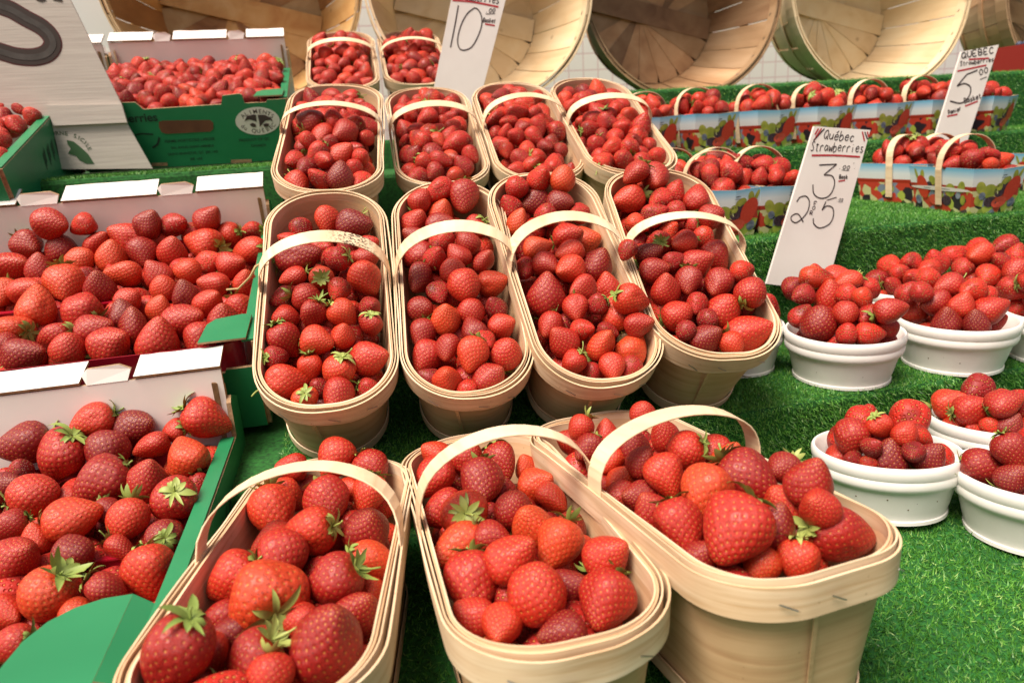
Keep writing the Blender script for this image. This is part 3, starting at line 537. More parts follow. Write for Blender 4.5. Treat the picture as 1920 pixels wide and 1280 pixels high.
me.materials.append(M_BERRY2); me.materials.append(M_LEAF); me.polygons.foreach_set('material_index', np.concatenate(mt).astype(np.int32)); me.polygons.foreach_set('use_smooth', np.ones(len(lt), dtype=bool))
for nm, a in (('seed', sd), ('rip', rp), ('rnd', rn)): q = me.attributes.new(nm, 'FLOAT', 'POINT'); q.data.foreach_set('value', np.concatenate(a).astype(np.float32))
q = me.attributes.new('bco', 'FLOAT_VECTOR', 'POINT'); q.data.foreach_set('vector', np.concatenate(bc_).astype(np.float32).ravel())
me.update(); me.validate(); o = bpy.data.objects.new('strawberry_heaps', me); link(o); tag(o, 'many small red strawberries heaped deeper and farther back in the containers', kind='stuff')
print('berries', len(items), 'single', len(single), 'verts', nb, 'smallest', single[-1]['d'])

# ------------------------------------------------------------------ splint baskets
def rloop(a, b, r, n=14):
    """rounded rectangle, counter-clockwise, evenly dense"""
    pts = []
    for cx, cy_, a0 in ((a-r, b-r, 0), (-(a-r), b-r, 90), (-(a-r), -(b-r), 180), (a-r, -(b-r), 270)):
        pts += [(cx+r*cos(radians(a0+90*i/n)), cy_+r*sin(radians(a0+90*i/n))) for i in range(n+1)]
    out = []
    for i, p in enumerate(pts):
        q = pts[(i+1) % len(pts)]; out.append(p); L = math.dist(p, q); m = int(L/.012)
        for s in range(1, m): out.append((p[0]+(q[0]-p[0])*s/m, p[1]+(q[1]-p[1])*s/m))
    return np.array(out)
def shell(loops, th):
    """closed sheet of thickness th through a list of (loop, z); returns v,f"""
    k = len(loops[0][0]); v = []; rings = len(loops)
    for side in (0, 1):
        for lp, zz in loops:
            L = np.array(lp); d = np.roll(L, -1, 0)-np.roll(L, 1, 0); nrm = np.stack([d[:, 1], -d[:, 0]], 1); nrm /= np.linalg.norm(nrm, axis=1)[:, None]
            q = L - nrm*(th if side else 0); zz = np.broadcast_to(zz, k); v += [(q[i, 0], q[i, 1], zz[i]) for i in range(k)]
    f = []
    for s in (0, 1):
        o = s*rings*k
        for r in range(rings-1):
            for i in range(k):
                a, b, c, d = o+r*k+i, o+r*k+(i+1) % k, o+(r+1)*k+(i+1) % k, o+(r+1)*k+i; f.append((a, d, c, b) if s == 0 else (a, b, c, d))
    O = rings*k
    for i in range(k):
        j = (i+1) % k; f.append((i, j, O+j, O+i)); e = (rings-1)*k; f.append((e+i, O+e+i, O+e+j, e+j))
    return v, f
def wavy(n, seed, amp):
    r = random.Random(seed); ks = [(r.uniform(.3, 1)*amp, r.randint(1, 4), r.uniform(0, 6.28)) for _ in range(3)]; t = np.arange(n)/n*2*pi
    return sum(A*np.sin(K*t+P) for A, K, P in ks)
def outset(L, e):
    d = np.roll(L, -1, 0)-np.roll(L, 1, 0); nrm = np.stack([d[:, 1], -d[:, 0]], 1); nrm /= np.linalg.norm(nrm, axis=1)[:, None]; return L+nrm*np.asarray(e).reshape(-1, 1)
def basket(n, q, label):
    R, T = FR[n]; root = empty('splint_basket', mat4(R, T)); tag(root, label, 'basket', 'splint baskets full of strawberries'); sd_ = hash_(n)
    a, b = .0655*q[6], BL/2-.002; RL = rloop(a, b, {'A3': .047, 'A2': .054}.get(n, .058)); k = len(RL); BLp = RL*np.array([(a-.013)/a, (b-BT)/b])
    rings = [(RL+(BLp-RL)*t, -BH*t+.0) for t in (0, .12, .3, .5, .7, .85, 1)]
    v, f = shell(rings, .0014); m = MB(); m.add(v, f)
    m.add([(p[0]*.985, p[1]*.985, -BH+zz) for zz in (.004, .0055) for p in BLp], [tuple(range(k-1, -1, -1)), tuple(range(k, 2*k))]+[(i, (i+1) % k, (i+1) % k+k, i+k) for i in range(k)])
    # overlap seams of the veneer
    for s_, x0 in ((-1, -.018), (1, .02)):
        y0 = s_*b; m.prism([(x0, y0+s_*.0002, -.02), (x0+.003, y0+s_*.0002, -.02), (x0+.013, s_*(b-BT)+s_*.0002, -BH+.003), (x0+.010, s_*(b-BT)+s_*.0002, -BH+.003)], (0, s_, 0), .0007)
    m.build('body', M_WOODV, root, True)
    # hoops
    def hoop(nm, e, z0, z1, th, sd, amp=.0009, matr=M_WOOD, lp=RL, tp=0.):
        w = np.abs(wavy(k, sd, amp)); e1 = e+w; zt = z1+wavy(k, sd+1, .0011); zb = z0+wavy(k, sd+2, .0012)
        vv, ff = shell([(outset(lp, e1-.0002*0), zt), (outset(lp, e1-tp*.5), (zt+zb)/2), (outset(lp, e1-tp), zb)], th); mm = MB(); mm.add(vv, ff); return mm.build(nm, matr, root, True)
    hoop('rim_hoop', .0046, -.0225, -.0010, .0015, sd_, .0018, tp=.0012)
    hoop('middle_hoop', .0024, -.0195, .0012, .0011, sd_+5, .0003, tp=.0008)
    hoop('inner_hoop', -.0017, -.013, .0006, .0013, sd_+9, .0003)
    hoop('base_hoop', .0026, -BH+.0, -BH+.011, .0012, sd_+13, .0006, lp=BLp+(RL-BLp)*.06)
    # handle
    h, lean = q[7], q[8]; pts = []; hw = .0092 if n[0] == 'A' else .0084; A = a+.0035
    path = [(A-.0058, 0, -.045), (A-.002, 0, -.022), (A, 0, -.004)]; K = 22
    for i in range(1, K): th = pi*i/K; path.append((A*cos(th)*(1+.04*sin(2*th)**2), lean*sin(th), h*sin(th)**.85))
    path += [(-A, 0, -.004), (-(A-.002), 0, -.022), (-(A-.0058), 0, -.045)]
    P = np.array(path); tn = np.gradient(P, axis=0); tn /= np.linalg.norm(tn, axis=1)[:, None]; wd = np.array([0, 1, 0.])-tn*tn[:, 1:2]; wd /= np.linalg.norm(wd, axis=1)[:, None]; nn = np.cross(tn, wd)
    vv = []
    tw = np.random.default_rng(sd_).normal(0, .12)
    for i in range(len(P)):
        w_ = wd[i]*cos(tw*sin(pi*i/len(P)))+nn[i]*sin(tw*sin(pi*i/len(P))); n_ = np.cross(tn[i], w_)
        for sx, sz in ((-1, -1), (1, -1), (1, 1), (-1, 1)): vv.append(P[i]+w_*hw*sx+n_*.0007*sz)
    ff = [(i*4+j, i*4+(j+1) % 4, i*4+4+(j+1) % 4, i*4+4+j) for i in range(len(P)-1) for j in range(4)] + [(3, 2, 1, 0), tuple(len(vv)-4+j for j in range(4))]
    hd = fix_normals(mesh('handle', vv, ff, M_HANDS if n == 'B1' else M_HAND, root)); bv = hd.modifiers.new('b', 'BEVEL'); bv.width = .0004; bv.segments = 1
    # staples on the outside of the rim hoop
    r = random.Random(sd_)
    for (x, s_) in ((r.uniform(-.012, .008), -1), (r.uniform(.036, .042), -1), (-r.uniform(.038, .042), -1)):
        i = int(np.argmin((RL[:, 0]-x)**2+(RL[:, 1]-s_*b)**2)); p = outset(RL, .0062+np.abs(wavy(k, sd_, .0018)))[i]; t = RL[(i+1) % k]-RL[i-1]; t /= np.linalg.norm(t)
        a3 = np.array([p[0], p[1], -.012-.004*r.random()]); d3 = np.array([t[0], t[1], r.uniform(-.6, -.2)]); d3 /= np.linalg.norm(d3)
        mm = MB(); mm.tube([a3-d3*.0055, a3+d3*.0055], .00045, 6); mm.build('staple', M_STAPLE, root)
    return root
BLAB = {'A1': 'pale splint basket of large berries at the bottom against the green crate', 'A2': 'front middle splint basket, a leafy berry with long stem near its handle', 'A3': 'front splint basket piled highest, nearest the foam bowls',
 'B1': 'middle-row basket with a smudged handle and leafy dark berries', 'B2': 'middle-row splint basket second from the green crates', 'B3': 'middle-row splint basket third from the green crates', 'B4': 'middle-row splint basket on the step edge beside foam bowls',
 'C1': 'third-row splint basket next to the far green crate', 'C2': 'third-row splint basket just below the 10 sign', 'C3': 'third-row splint basket with berries peaking at its back', 'C4': 'third-row splint basket touching the printed card punnets',
 'D1': 'rear splint basket under the gap between two bushel baskets', 'D2': 'rear splint basket half hidden by the 10 sign'}
for n, q in BASKETS.items(): basket(n, q, BLAB[n])

# ------------------------------------------------------------------ foam bowls
BOWLLAB = {'G1': 'white foam bowl of strawberries, lowest and nearest on the turf', 'G2': 'white foam bowl cut off by the lower right picture edge', 'G3': 'white foam bowl behind the two lowest bowls', 'H1': 'white foam bowl in front of the Quebec Strawberries sign',
 'H2': 'white foam bowl with dirt specks, second on the middle step', 'H3': 'white foam bowl behind the gap between two middle-step bowls', 'H4': 'white foam bowl on middle step at the right picture edge', 'H5': 'white foam bowl against the riser below the card punnets', 'H0': 'small white foam bowl tucked behind the last splint basket'}
for n, (x, y, z0, ti, s) in BOWLS.items():
    R, T = FR[n]; root = empty('foam_bowl', mat4(R, T)); tag(root, BOWLLAB[n], 'bowl', 'white foam bowls of strawberries'); s *= BR/.067
    def lathe(prof, nm, m_):
        K = 72; v = [(r*s*cos(2*pi*i/K), r*s*sin(2*pi*i/K), z) for r, z in prof for i in range(K)]; f = [(j*K+i, j*K+(i+1) % K, (j+1)*K+(i+1) % K, (j+1)*K+i) for j in range(len(prof)-1) for i in range(K)]
        f.append(tuple((len(prof)-1)*K+i for i in range(K-1, -1, -1)) if 0 else tuple(reversed([(len(prof)-1)*K+i for i in range(K)]))); return fix_normals(mesh(nm, v, f, m_, root, smooth=True))
    lathe([(.001, -.052), (.052, -.050), (.058, -.025), (.0628, -.002), (.0645, .0005), (.0665, .0005), (.0678, -.0015), (.0680, -.006), (.0672, -.0105), (.0662, -.0125), (.0668, -.0145), (.0668, -.019), (.0655, -.0225), (.0625, -.0245), (.0612, -.027), (.0565, -.047), (.0545, -.0530), (.0545, -.0545), (.0555, -.0553), (.0555, -.0585), (.0535, -.0595), (.02, -.0596)], 'shell', M_FOAM)
    r = random.Random(hash_(n)+2); mm = MB()
    for _ in range(9):
        a = r.uniform(0, 6.28); zz = r.uniform(-.045, -.028); rr = (.0612+(.056-.0612)*(-.027-zz)/.02)*s+.0001; c = np.array([rr*cos(a), rr*sin(a), zz]); mm.box(c, (.0009*r.uniform(.5, 1.3),)*3)
    mm.build('dirt_speck', flat('dirt', (.12, .07, .04), .9), root)

# ------------------------------------------------------------------ writing on flat surfaces
class Pl:
    """a flat face in space: pixel positions are turned into points of the face, marks are built on it"""
    def __init__(s, P, n):
        s.P = np.array(P, float); s.n = np.array(n, float)/np.linalg.norm(n)
        if s.n @ (C0-s.P) < 0: s.n = -s.n
    def at(s, px, off=0.): return hit(px, s.P+s.n*off, s.n)
def smooth_line(p, m=6):
    p = [np.array(q, float) for q in p]; p = [2*p[0]-p[1]]+p+[2*p[-1]-p[-2]]; o = []
    for i in range(1, len(p)-2):
        for t in np.arange(m)/m: o.append(.5*((2*p[i])+(-p[i-1]+p[i+1])*t+(2*p[i-1]-5*p[i]+4*p[i+1]-p[i+2])*t*t+(-p[i-1]+3*p[i]-3*p[i+1]+p[i+2])*t**3))
    return o+[p[-2]]
def ribbon(mb, pl, pts, w, m=0, off=.0004, curve=True):
    """pts in pixels, w in pixels"""
    q = smooth_line(pts) if curve and len(pts) > 2 else [np.array(a, float) for a in pts]
    P = [pl.at(a, off) for a in q]; hw = w/2*np.linalg.norm(P[0]-C0)/F; L, Rr = [], []
    for i in range(len(P)):
        t = P[min(i+1, len(P)-1)]-P[max(i-1, 0)]; t /= np.linalg.norm(t)+1e-12; s_ = np.cross(pl.n, t); L.append(P[i]+s_*hw); Rr.append(P[i]-s_*hw)
    k = len(P); mb.add(L+Rr, [(i, i+k, i+k+1, i+1) for i in range(k-1)], m)
GL = {'Q': [[(.5, 1), (.15, .8), (.05, .4), (.3, .05), (.7, .2), (.85, .6), (.6, .98), (.4, .95)], [(.5, .3), (1, -.05)]], 'u': [[(.1, .6), (.1, .2), (.4, .0), (.75, .2), (.8, .6), (.8, 0)]],
 'e': [[(.1, .32), (.8, .38), (.6, .62), (.2, .5), (.1, .2), (.4, 0), (.85, .12)]], 'E': [[(.8, 1), (.1, 1), (.1, 0), (.8, 0)], [(.1, .5), (.6, .5)]], 'b': [[(.1, 1), (.1, 0), (.6, .02), (.8, .3), (.5, .58), (.12, .4)]],
 'c': [[(.8, .5), (.4, .62), (.1, .3), (.35, 0), (.85, .1)]], 'S': [[(.85, .9), (.5, 1), (.2, .8), (.5, .5), (.7, .2), (.4, -.02), (.05, .1)]], 't': [[(.4, .9), (.4, .1), (.7, 0)], [(.1, .62), (.75, .62)]],
 'r': [[(.15, .6), (.15, 0)], [(.15, .4), (.5, .62), (.8, .52)]], 'a': [[(.8, .55), (.4, .6), (.1, .25), (.4, 0), (.78, .3), (.8, .58), (.85, 0)]], 'w': [[(.05, .6), (.25, 0), (.5, .45), (.75, 0), (.95, .6)]],
 'i': [[(.4, .55), (.4, 0)], [(.4, .8), (.45, .86)]], 's': [[(.75, .55), (.3, .6), (.3, .35), (.7, .2), (.5, 0), (.1, .05)]], 'B': [[(.1, 0), (.1, 1), (.65, .9), (.6, .55), (.1, .5), (.75, .4), (.7, .05), (.1, 0)]],
 'k': [[(.1, 1), (.1, 0)], [(.7, .6), (.15, .25), (.8, 0)]], 'P': [[(.1, 0), (.1, 1), (.75, .85), (.7, .5), (.1, .45)]], 'n': [[(.1, .6), (.1, 0)], [(.1, .45), (.5, .62), (.8, .4), (.8, 0)]],
 'F': [[(.8, 1), (.1, 1), (.1, 0)], [(.1, .5), (.6, .5)]], 'O': [[(.5, 1), (.1, .6), (.3, .05), (.8, .3), (.75, .85), (.45, 1)]], 'R': [[(.1, 0), (.1, 1), (.75, .85), (.6, .5), (.1, .48), (.85, 0)]],
 '0': [[(.5, 1), (.1, .6), (.3, .02), (.8, .35), (.75, .85), (.45, 1)]], '.': [[(.3, .0), (.45, .08)]], 'U': [[(.1, 1), (.12, .2), (.5, 0), (.85, .25), (.88, 1)]], 'C': [[(.85, .85), (.4, 1), (.1, .5), (.35, .02), (.9, .12)]],
 "'": [[(.3, 1.0), (.6, 1.2)]], ' ': []}
def hand(mb, pl, txt, a, b, h, w, m=0, slant=.15):
    """handwritten text from pixel a to pixel b (baseline), letter height h"""
    a, b = np.array(a, float), np.array(b, float); ex = (b-a)/len(txt); un = ex/np.linalg.norm(ex); up = np.array([un[1], -un[0]])*h + un*h*slant; r = random.Random(len(txt)*7+int(a[0]))
    for i, ch in enumerate(txt):
        acc = ch == 'é'; c = 'e' if acc else ch
        for st_ in GL.get(c, []) + ([[(.3, .8), (.7, 1.05)]] if acc else []):
            o = a+ex*i+up*r.uniform(-.06, .06); ribbon(mb, pl, [o+ex*.9*x+up*y for x, y in st_], w, m)
def board(name, label, cat, pl, px, th=.004, mats=None):
    P = [pl.at(p) for p in px]; mb = MB(); mb.prism(P, -pl.n, th); o = fix_normals(mb.build(name, mats or M_SIGN)); tag(o, label, cat); return o
def child_world(mb, name, mats, parent):
    o = mb.build(name, mats); o.parent = parent; o.matrix_parent_inverse = parent.matrix_world.inverted(); return o
Q = lambda off, s: (lambda pts: [(off[0]+x/s, off[1]+y/s) for x, y in pts])
tilt = lambda v, z, a: Pl(duv(0, v, z), -V*cos(a)+Z*sin(a))
# "Quebec Strawberries 3.00 / 2 for 5"
pl = tilt(.872, 1.19, .10); s2 = board('price_sign', 'white price sign reading Québec Strawberries, 3.00 basket, 2 for 5.00', 'sign', pl, [(1527, 237), (1632, 244), (1549, 545), (1437, 532)])
q = Q((1400, 220), 4.); mb = MB()
ribbon(mb, pl, q([(545, 358), (675, 352)]), 2.1); ribbon(mb, pl, q([(675, 352), (580, 432)]), 2.1); ribbon(mb, pl, q([(580, 432), (640, 440), (660, 490), (640, 560), (600, 600), (545, 605), (503, 570), (497, 505)]), 2.1)
ribbon(mb, pl, q([(375, 635), (400, 600), (445, 592), (470, 630), (460, 700), (420, 755), (370, 790), (335, 770), (340, 738), (385, 725), (425, 785)]), 2.1)
ribbon(mb, pl, q([(595, 632), (565, 697)]), 2.1); ribbon(mb, pl, q([(565, 697), (600, 665), (645, 680), (650, 740), (620, 800), (550, 830), (505, 800), (500, 758)]), 2.1); ribbon(mb, pl, q([(600, 622), (675, 600)]), 1.5)
hand(mb, pl, 'Québec', *q([(575, 162), (808, 184)]), 17, 1.6); hand(mb, pl, 'Strawberries', *q([(478, 250), (880, 262)]), 17, 1.5)
hand(mb, pl, '.00', *q([(688, 388), (778, 392)]), 7, 1.2); ribbon(mb, pl, q([(712, 396), (768, 400)]), .9); hand(mb, pl, "'.", *q([(788, 385), (820, 388)]), 9, 1.)
hand(mb, pl, 'Bask', *q([(692, 460), (760, 462)]), 7, 1.5); hand(mb, pl, '.00', *q([(672, 628), (725, 630)]), 5, .8); ribbon(mb, pl, q([(685, 634), (722, 636)]), .7)
for ch, p_ in (('F', (500, 660)), ('O', (488, 692)), ('R', (470, 728))): hand(mb, pl, ch, *q([p_, (p_[0]+30, p_[1]+2)]), 7, 1.3)
child_world(mb, 'handwriting', M_INK, s2); mb = MB()
ribbon(mb, pl, q([(488, 286), (660, 286), (850, 297)]), 3.); ribbon(mb, pl, q([(688, 481), (738, 472)]), 2.2)
for a_, b_ in (((512, 130), (540, 84)), ((520, 148), (562, 84)), ((868, 108), (884, 180)), ((905, 108), (915, 148)), ((505, 172), (528, 140))): ribbon(mb, pl, q([a_, b_]), 2.6)
child_world(mb, 'red_strokes', M_RED, s2); mb = MB()
for a_, b_ in (((500, 176), (584, 86)), ((886, 110), (906, 164))): ribbon(mb, pl, q([a_, b_]), 2.2)
child_world(mb, 'black_strokes', M_INK, s2)
# "5"
pl = tilt(1.215, ZC2, .12); s3 = board('price_sign', 'white price sign with a 5, standing behind the large card punnet', 'sign', pl, [(1803, 97), (1873, 84), (1808, 283), (1745, 283)])
q = Q((1600, 60), 3.556); mb = MB()
ribbon(mb, pl, q([(828, 256), (757, 284)]), 2.2); ribbon(mb, pl, q([(757, 284), (692, 362)]), 2.2); ribbon(mb, pl, q([(692, 362), (742, 345), (782, 372), (770, 432), (720, 475), (645, 462)]), 2.2)
hand(mb, pl, 'QUEBEC', *q([(722, 178), (942, 140)]), 11, 1.7); hand(mb, pl, 'Strawberries', *q([(712, 228), (940, 196)]), 8, 1.3); hand(mb, pl, '00', *q([(842, 292), (908, 268)]), 10, 1.5); ribbon(mb, pl, q([(845, 318), (890, 300)]), 1.2)
hand(mb, pl, 'Basket', *q([(742, 478), (858, 440)]), 9, 1.6); hand(mb, pl, 'Panier', *q([(636, 552), (722, 522)]), 8, 1.6); child_world(mb, 'handwriting', M_INK, s3); mb = MB()
for a_, b_ in (((770, 184), (905, 176)), ((694, 263), (888, 222)), ((745, 496), (830, 462)), ((625, 564), (695, 549))): ribbon(mb, pl, q([a_, b_]), 2.4)
child_world(mb, 'red_strokes', M_RED, s3)
# "10"
pl = tilt(1.37, 1.45, .08); s1 = board('price_sign', 'tall white price sign with a large 10', 'sign', pl, [(860, -70), (962, -54), (893, 215), (806, 205)])
q = Q((780, 0), 7.11); mb = MB()
ribbon(mb, pl, q([(565, 75), (520, 330), (460, 635)]), 2.2); ribbon(mb, pl, q([(775, 110), (680, 190), (600, 340), (555, 520), (575, 640), (640, 672), (740, 630), (820, 500), (875, 340), (870, 210), (825, 130), (775, 106)]), 2.1)
hand(mb, pl, '.00', *q([(925, 175), (1062, 170)]), 8, 1.3); ribbon(mb, pl, q([(930, 190), (1056, 184)]), 1.1); hand(mb, pl, 'Basket', *q([(888, 295), (1060, 312)]), 8, 1.3); hand(mb, pl, 'Strawberries', *q([(500, -10), (1112, 55)]), 16, 1.6)
hand(mb, pl, 'Quebec', *q([(560, -140), (1100, -80)]), 16, 1.6); child_world(mb, 'handwriting', M_INK, s1); mb = MB()
ribbon(mb, pl, q([(485, 5), (700, 22), (900, 55), (1100, 97)]), 3.); ribbon(mb, pl, q([(920, 322), (1050, 345)]), 2.6); child_world(mb, 'red_strokes', M_RED, s1)
# large folded board at the left
M_SIGN4 = noisy('corrugated_plastic', (.46, .41, .37), (.56, .51, .46), 12, .5, (1, 1, 30), bump=.1)
pl = tilt(1.315, 1.45, .05); s4 = board('folded_board', 'large grey-white folded board with a thick dark brown curve', 'sign', pl, [(-60, -60), (112, -60), (132, 0), (228, 196), (236, 228), (286, 316), (60, 318), (-60, 200)], mats=M_SIGN4)
q = Q((0, 0), 3.766); path = [(-90, -20), (0, 40), (80, 72), (180, 130), (290, 190), (355, 255), (372, 320), (330, 378), (240, 405), (120, 398), (20, 370), (-60, 345)]
mb = MB(); ribbon(mb, pl, q(path), 24, 0, .0004); child_world(mb, 'red_outline', flat('dark_red_ink', (.10, .008, .012), .6), s4); mb = MB(); ribbon(mb, pl, q(path), 21, 0, .0008); ribbon(mb, pl, q([(250, -10), (290, 4), (320, -6)]), 4, 0, .0008); ribbon(mb, pl, q([(370, -8), (440, 6)]), 4, 0, .0008)
child_world(mb, 'brown_stroke', flat('brown_ink', (.030, .016, .012), .6), s4); mb = MB(); ribbon(mb, pl, q([(a+2, b) for a, b in path]), 8, 0, .0012); child_world(mb, 'grey_fill', noisy('grey_marker', (.035, .028, .024), (.065, .055, .05), 60, .6), s4)
pl2 = Pl(pl.P+pl.n*.006, pl.n); mb = MB(); fold = [pl2.at(p) for p in [(86, 198), (228, 196), (238, 230), (100, 236)]]; mb.prism(fold, -pl.n, .006); child_world(mb, 'fold', M_SIGN4, s4)
mb = MB(); lf = q([(470, 990), (520, 1000), (570, 1040), (620, 1085), (664, 1155), (610, 1155), (560, 1130), (535, 1100), (480, 1085), (500, 1050), (478, 1020)]); mb.prism([pl.at(p, .0006) for p in lf], pl.n, .0002)
child_world(mb, 'leaf_emblem', flat('green_ink', (.03, .09, .03), .6), s4)
def text_on(pl, words, px, h, mats, parent, name, ex=None, off=.0006, spacing=1.0, bold=0.0, rot=0.):
    cu = bpy.data.curves.new(name, 'FONT'); cu.body = words; cu.size = 1; cu.align_x = 'CENTER'; cu.align_y = 'CENTER'; cu.space_character = spacing; cu.offset = bold
    ob = bpy.data.objects.new(name, cu); S.collection.objects.link(ob); bpy.context.view_layer.update(); me = bpy.data.meshes.new_from_object(ob.evaluated_get(bpy.context.evaluated_depsgraph_get())); bpy.data.objects.remove(ob)
    P = pl.at(px, off); s_ = h*1.4*np.linalg.norm(P-C0)/F; e = np.array(ex if ex is not None else U); e = e-pl.n*(e @ pl.n); e /= np.linalg.norm(e); z = np.cross(pl.n, e); 
    e2 = e*cos(rot)+z*sin(rot); z2 = np.cross(pl.n, e2); R = np.stack([e2*s_, z2*s_, pl.n*s_], 1)
    me.materials.clear(); me.materials.append(mats); o = bpy.data.objects.new(name, me); link(o); o.parent = parent; o.matrix_parent_inverse = parent.matrix_world.inverted(); o.matrix_world = mat4(R, P); return o
def arc_text(pl, word, c, ra, rb, a0, a1, h, mats, parent, name, inward=False):
    objs = []
    for i, ch in enumerate(word):
        if ch == ' ': continue
        a = radians(a0+(a1-a0)*i/max(1, len(word)-1)); px = (c[0]+ra*cos(a), c[1]-rb*sin(a)); dx, dy = -ra*sin(a), rb*cos(a); rot = math.atan2(dy, dx)+(0 if inward else pi)
        objs.append(text_on(pl, ch, px, h, mats, parent, name, rot=rot, bold=.01))
    import bmesh
    bm = bmesh.new()
    for o in objs:
        o_m = o.matrix_world.copy(); tmp = o.data.copy(); tmp.transform(o_m); bm.from_mesh(tmp)
    me = bpy.data.meshes.new(name); bm.to_mesh(me); me.materials.append(mats)
    for o in objs: bpy.data.objects.remove(o)
    o = bpy.data.objects.new(name, me); link(o, parent); o.matrix_parent_inverse = parent.matrix_world.inverted(); return o
arc_text(pl, 'CORNE SICILE', (112, 292), 58, 42, 112, 18, 6, flat('green_ink_text', (.03, .08, .03), .6), s4, 'lettering')

# ------------------------------------------------------------------ green fruit crates
def crate(n, label, hy, hb, yf, hx=.17, printed=False, gus=True):
    R, T = FR[n]; root = empty('fruit_crate', mat4(R, T)); tag(root, label, 'crate', 'green cardboard fruit crates'); th = .0045; bt = -.105; yb = hy; y0 = -yf
    mats = [M_WHITEB, M_GREEN, M_KRAFT]
    def wall(name, poly, nrm, t=th):   # poly on the inner side, nrm points outward
        mb = MB(); mb.prism(poly, nrm, t, 1, 2, 0); return fix_mat(mb.build(name, mats, root))
    def fix_mat(o): return fix_normals(o)
    mb = MB(); mb.box((0, (y0+yb)/2, bt), (2*hx, yb-y0, .004), 2); mb.build('base', mats, root)
    for s_ in (-1, 1):
        x = s_*hx; poly = [(x, y0, bt), (x, yb, bt), (x, yb+.0, bt), (x, yb+.035, -.02), (x, yb+.035, .030), (x, yb+.004, .042), (x, yb-.004, .036), (x, yb-.006, 0), (x, y0, 0)]
        poly = [poly[0], poly[1]]+poly[3:]
        wall('side_wall', poly, (s_, 0, 0))
        # folded top lip along the side
        mb = MB(); mb.box((x-s_*.003, (y0+yb)/2-.006, .0012), (.013, yb-y0-.016, .0024), 1); mb.build('side_lip', mats, root)
        mb = MB(); mb.prism([(x-s_*.010, yb-.004, -.02), (x-s_*.010, yb-.006, hb-.012), (x-s_*.001, yb+.006, hb-.018), (x-s_*.001, yb+.006, -.02)], (s_*.3, 1, 0), .003, 2, 2, 2); fix_normals(mb.build('corner_post', mats, root))
    # back wall, white inside, with torn tabs in the folded strip on its top
    zt = hb; wall('back_wall', [(-hx, yb, bt), (hx, yb, bt), (hx, yb, zt), (-hx, yb, zt)], (0, 1, 0))
    cuts = {'X1': [(-hx, .040), (.089, hx)], 'X2': [(-hx, -.112), (-.055, .069), (.122, hx)]}.get(n, [(-hx, -.088), (-.049, .055), (.094, hx)])
    for a_, b_ in cuts:
        mb = MB(); r = random.Random(int(a_*1000)+hash_(n)); k = 9; xs = [a_+(b_-a_)*i/k for i in range(k+1)]
        poly = [(x, yb-.001, zt+.0012) for x in xs] + [(x, yb+.036, zt+.0125+r.uniform(-.0006, .0006)) for x in reversed(xs)]; mb.prism(poly, (0, -.29, .957), .0028, 0, 2, 2); fix_normals(mb.build('top_strip', mats, root))
    for a_, b_ in zip(cuts[:-1], cuts[1:]):
        mb = MB(); xa, xb = a_[1]+.002, b_[0]-.002; mb.prism([(xa+.004, yb-.0005, zt+.0002), (xb-.004, yb-.0005, zt+.0002), (xb, yb+.003, zt+.011), (xb-.010, yb+.003, zt+.0165), (xa+.006, yb+.003, zt+.0155), (xa, yb+.003, zt+.010)], (0, 1, 0), .004, 0, 2, 0); fix_normals(mb.build('torn_tab', mats, root))
    # front wall with raised tabs
    prof = [(hx, bt), (hx, .0), (hx-.03, .0), (hx-.032, -.004), (hx-.068, -.004), (hx-.070, .010), (hx-.074, .012), (hx-.102, .010), (hx-.106, -.004), (-hx+.11, -.006), (-hx+.10, .006), (-hx, .008), (-hx, bt)]
    wall('front_wall', [(x, y0, z if z < -.09 else z-(.028 if n == 'X2' else 0)) for x, z in prof], (0, -1, 0))
    if gus:
        for s_ in (-1, 1):
            pts = [(hx-.024, y0-.002), (hx-.024, y0+.080), (hx-.042, y0+.081), (hx-.058, y0+.076), (hx-.070, y0+.066), (hx-.078, y0+.050), (hx-.081, y0+.030), (hx-.083, y0-.002)]
            if n != 'X1': pts = [(hx-.004, y0-.002), (hx-.002, y0+.055), (hx-.012, y0+.058), (hx-.040, y0+.052), (hx-.048, y0+.040), (hx-.052, y0-.002)]
            mb = MB(); mb.prism([(s_*x, y, .0045) for x, y in pts], (0, 0, 1), .0022, 1, 2, 1); fix_normals(mb.build('corner_gusset', mats, root))
            if n == 'X1': mb = MB(); mb.prism([(s_*(hx-.024), y0-.002, .006), (s_*(hx-.024), y0+.078, .006), (s_*(hx-.004), y0+.070, -.004), (s_*(hx-.004), y0-.002, -.004)], (s_*.45, 0, .9), .002, 1, 2, 1); fix_normals(mb.build('gusset_fold', mats, root))
    return root
def tray(n, label, hy, yf, hx=.17):
    R, T = FR[n]; root = empty('plastic_tray', mat4(R, T)); tag(root, label, 'tray', 'red plastic trays in the crates'); ins = .012
    y0, yb = -yf+ins, hy-ins*.4; a, b, c = hx-ins, (yb-y0)/2, (yb+y0)/2; L = rloop(a, b, .02, 6)
    v, f = shell([(L+np.array([0, c]), -.006), (L*np.array([.985, .98])+np.array([0, c]), -.07)], .001); mb = MB(); mb.add(v, f); mb.build('tray_wall', M_TRAY, root, True)
    mb = MB(); mb.box((0, c-.02, -.036), (2*a-.004, .0025, .05)); mb.box((0, c-.02, -.0105), (2*a-.004, .006, .0015)); mb.build('divider', M_TRAY, root)
crate('X1', 'open green crate nearest the camera with large leafy strawberries', .148, .072, .21)
crate('X2', 'middle green crate filled level with strawberries behind a white back flap', .175, .060, .198, hx=.215)
x3 = crate('X3', 'green crate printed ALIMENTS du QUÉBEC behind the folded board', .17, .060, .165, printed=True)
crate('X4', 'green crate mostly cut off at the left edge beside the folded board', .13, .058, .16, gus=False)
